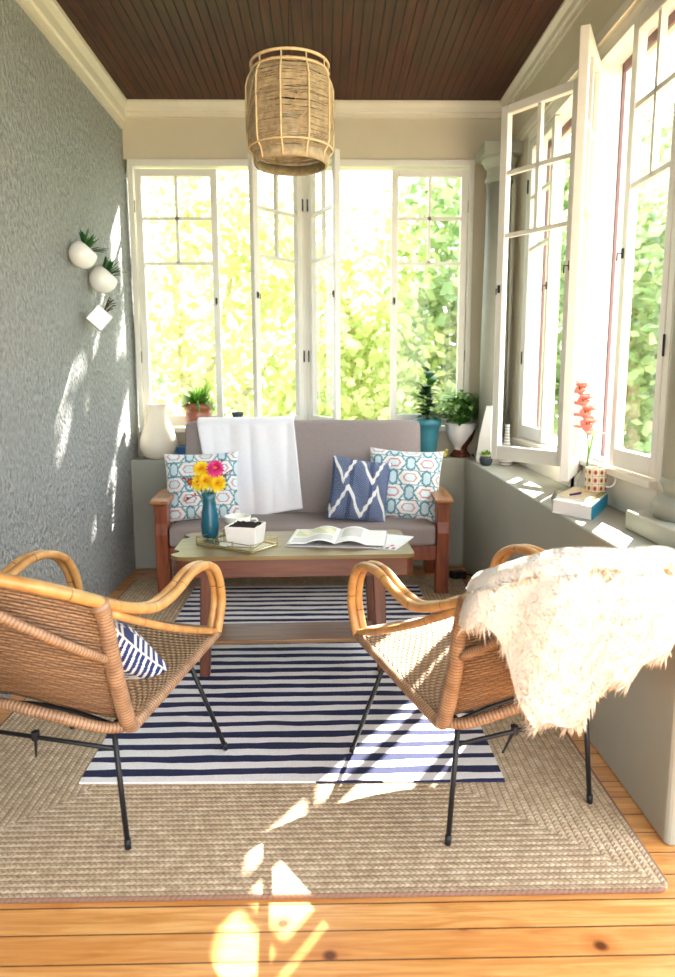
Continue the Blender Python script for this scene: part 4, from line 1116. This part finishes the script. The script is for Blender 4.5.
# ------------------------------------------------------------------ outdoors
o = MB().box(-40, 40, -30, 60, -1.3, -1.2).build('ground', simple('lawn', lin(128, 132, 104), .9, var=.2, scale=3)); struct(o, 'dull green ground outside')
npr = np.random.default_rng(4)
def tree(label, base, crown, trunk_h, mat, n, leaf_s, group='trees outside the windows', cat='tree', ns=9):
    """crown: list of ellipsoids (x,y,z,rx,ry,rz) in world space"""
    t = thing('garden_tree', label, cat, base, group=group)
    bx_, by_, bz = base
    m = MB(); cs = crown
    topc = cs[0]
    m.tube([(0, 0, 0), (.1, .05, trunk_h*.5), (topc[0]-bx_, topc[1]-by_, topc[2]-bz)], [.16, .12, .05], 8, smooth=4)
    for c in cs[1:]:
        m.tube([(.08, .03, trunk_h*.7), ((c[0]-bx_)*.6, (c[1]-by_)*.6, (c[2]-bz+trunk_h*.6)/2), (c[0]-bx_, c[1]-by_, c[2]-bz)], [.07, .05, .02], 6, smooth=3)
    m.build('trunk', M['bark'], t, smooth=True)
    vol = np.array([c[3]*c[4]*c[5] for c in cs]); cnt = (n*vol/vol.sum()).astype(int)
    V = []
    for c, k in zip(cs, cnt):
        k1 = max(1, k//ns)
        d = npr.normal(size=(k1, 3)); d /= np.linalg.norm(d, axis=1)[:, None]
        r = npr.random(k1)**.4
        cl = np.array(c[:3])+d*r[:, None]*np.array(c[3:6])
        pts = np.repeat(cl, ns, axis=0)+npr.normal(size=(k1*ns, 3))*leaf_s*1.6
        V.append(pts)
    C = np.concatenate(V)-np.array(base); K = len(C)
    d = npr.normal(size=(K, 3)); d[:, 2] = d[:, 2]*.5-.4; d /= np.linalg.norm(d, axis=1)[:, None]
    e = np.cross(d, npr.normal(size=(K, 3))); e /= np.linalg.norm(e, axis=1)[:, None]
    nn = np.cross(d, e); s_ = (leaf_s*(.6+.8*npr.random(K)))[:, None]
    A = C-d*s_; B = C+e*s_*.62+nn*s_*.15; D = C+d*s_; E_ = C-e*s_*.62+nn*s_*.15
    vs = np.stack([A, B, D, E_], 1).reshape(-1, 3)
    me = bpy.data.meshes.new('crown'); me.vertices.add(len(vs)); me.vertices.foreach_set('co', vs.astype(np.float32).ravel())
    me.loops.add(4*K); me.loops.foreach_set('vertex_index', np.arange(4*K, dtype=np.int32))
    me.polygons.add(K); me.polygons.foreach_set('loop_start', np.arange(0, 4*K, 4, dtype=np.int32)); me.polygons.foreach_set('loop_total', np.full(K, 4, dtype=np.int32))
    me.update(calc_edges=True); me.materials.append(mat)
    o = bpy.data.objects.new('crown', me); COL.objects.link(o); o.parent = t
    return t
G = -1.2
tree('yellow green maple filling the left back window', (-1.9, 9.6, G), [(-1.9, 9.3, 2.6, 1.5, .9, 1.6), (-.6, 9.5, 1.6, 1.2, .8, 1.5), (-2.8, 9.8, .9, 1.2, .8, 1.2), (-1.0, 9.4, 3.4, 1.1, .7, .8)], 2.4, M['lf_yel'], 4600, .085)
tree('yellow maple seen between the two open back window leaves', (.5, 10.2, G), [(.3, 9.9, 2.3, 1.3, .8, 1.7), (1.0, 10.0, 1.2, 1.1, .8, 1.3), (-.3, 10.2, .6, 1.1, .8, 1.0)], 2.2, M['lf_yel'], 4200, .085)
tree('green leaved tree seen through the rightmost back window leaf', (2.2, 10.4, G), [(1.9, 9.8, 3.1, 1.0, .8, 1.3), (2.2, 10.0, 1.0, .9, .8, 1.2), (1.6, 10.6, 2.0, .8, .6, .9)], 2.2, M['lf_grn'], 3300, .10)
tree('dark green shrub low behind the back windows', (-.3, 12.2, G), [(-.3, 12.2, .4, 2.6, .8, 1.0), (.9, 12.3, 1.1, 1.0, .7, 1.1), (-2.4, 12.4, 1.6, 1.0, .6, .8)], 1.2, M['lf_grn'], 3500, .12, cat='shrub')
tree('tall green tree outside the near right window', (5.4, 6.2, G), [(5.2, 6.0, 2.6, 1.2, 1.2, 1.3), (5.4, 7.0, 1.2, 1.1, 1.2, 1.0), (5.6, 5.2, 1.0, .9, .9, .9)], 2.2, M['lf_grn'], 3600, .10)
tree('green tree outside the far right window', (4.6, 10.6, G), [(4.4, 10.2, 2.6, 1.1, 1.1, 1.6), (4.9, 10.8, .9, 1.1, .9, 1.0)], 2.2, M['lf_grn'], 3600, .11)
tree('tall maple shading the back windows from above', (2.6, 12.2, G), [(3.15, 9.1, 6.0, .8, .7, 1.0), (1.98, 9.1, 6.3, .16, .3, .5)], 6.0, M['lf_yel'], 4200, .11)

tree('loose green tree seen through the open far right leaf', (3.6, 13.0, G), [(3.6, 12.5, 3.6, 1.0, .8, 1.6), (3.9, 12.8, 1.0, 1.1, .8, 1.0)], 3.0, M['lf_grn'], 3000, .12)
tree('broad green tree beyond the gap of the near right window', (6.0, 14.5, G), [(5.9, 13.8, 4.6, 1.3, .9, 1.5), (6.3, 14.2, 1.6, 1.5, .9, 1.5), (5.2, 14.0, 3.0, .9, .9, 1.2)], 3.4, M['lf_grn'], 4600, .13)
tree('pale yellow green tree far beyond the right windows', (8.2, 15.5, G), [(7.9, 15.0, 4.4, 1.5, .9, 2.0), (8.4, 15.2, 1.5, 1.3, .9, 1.3)], 3.4, M['lf_yel'], 3600, .14)
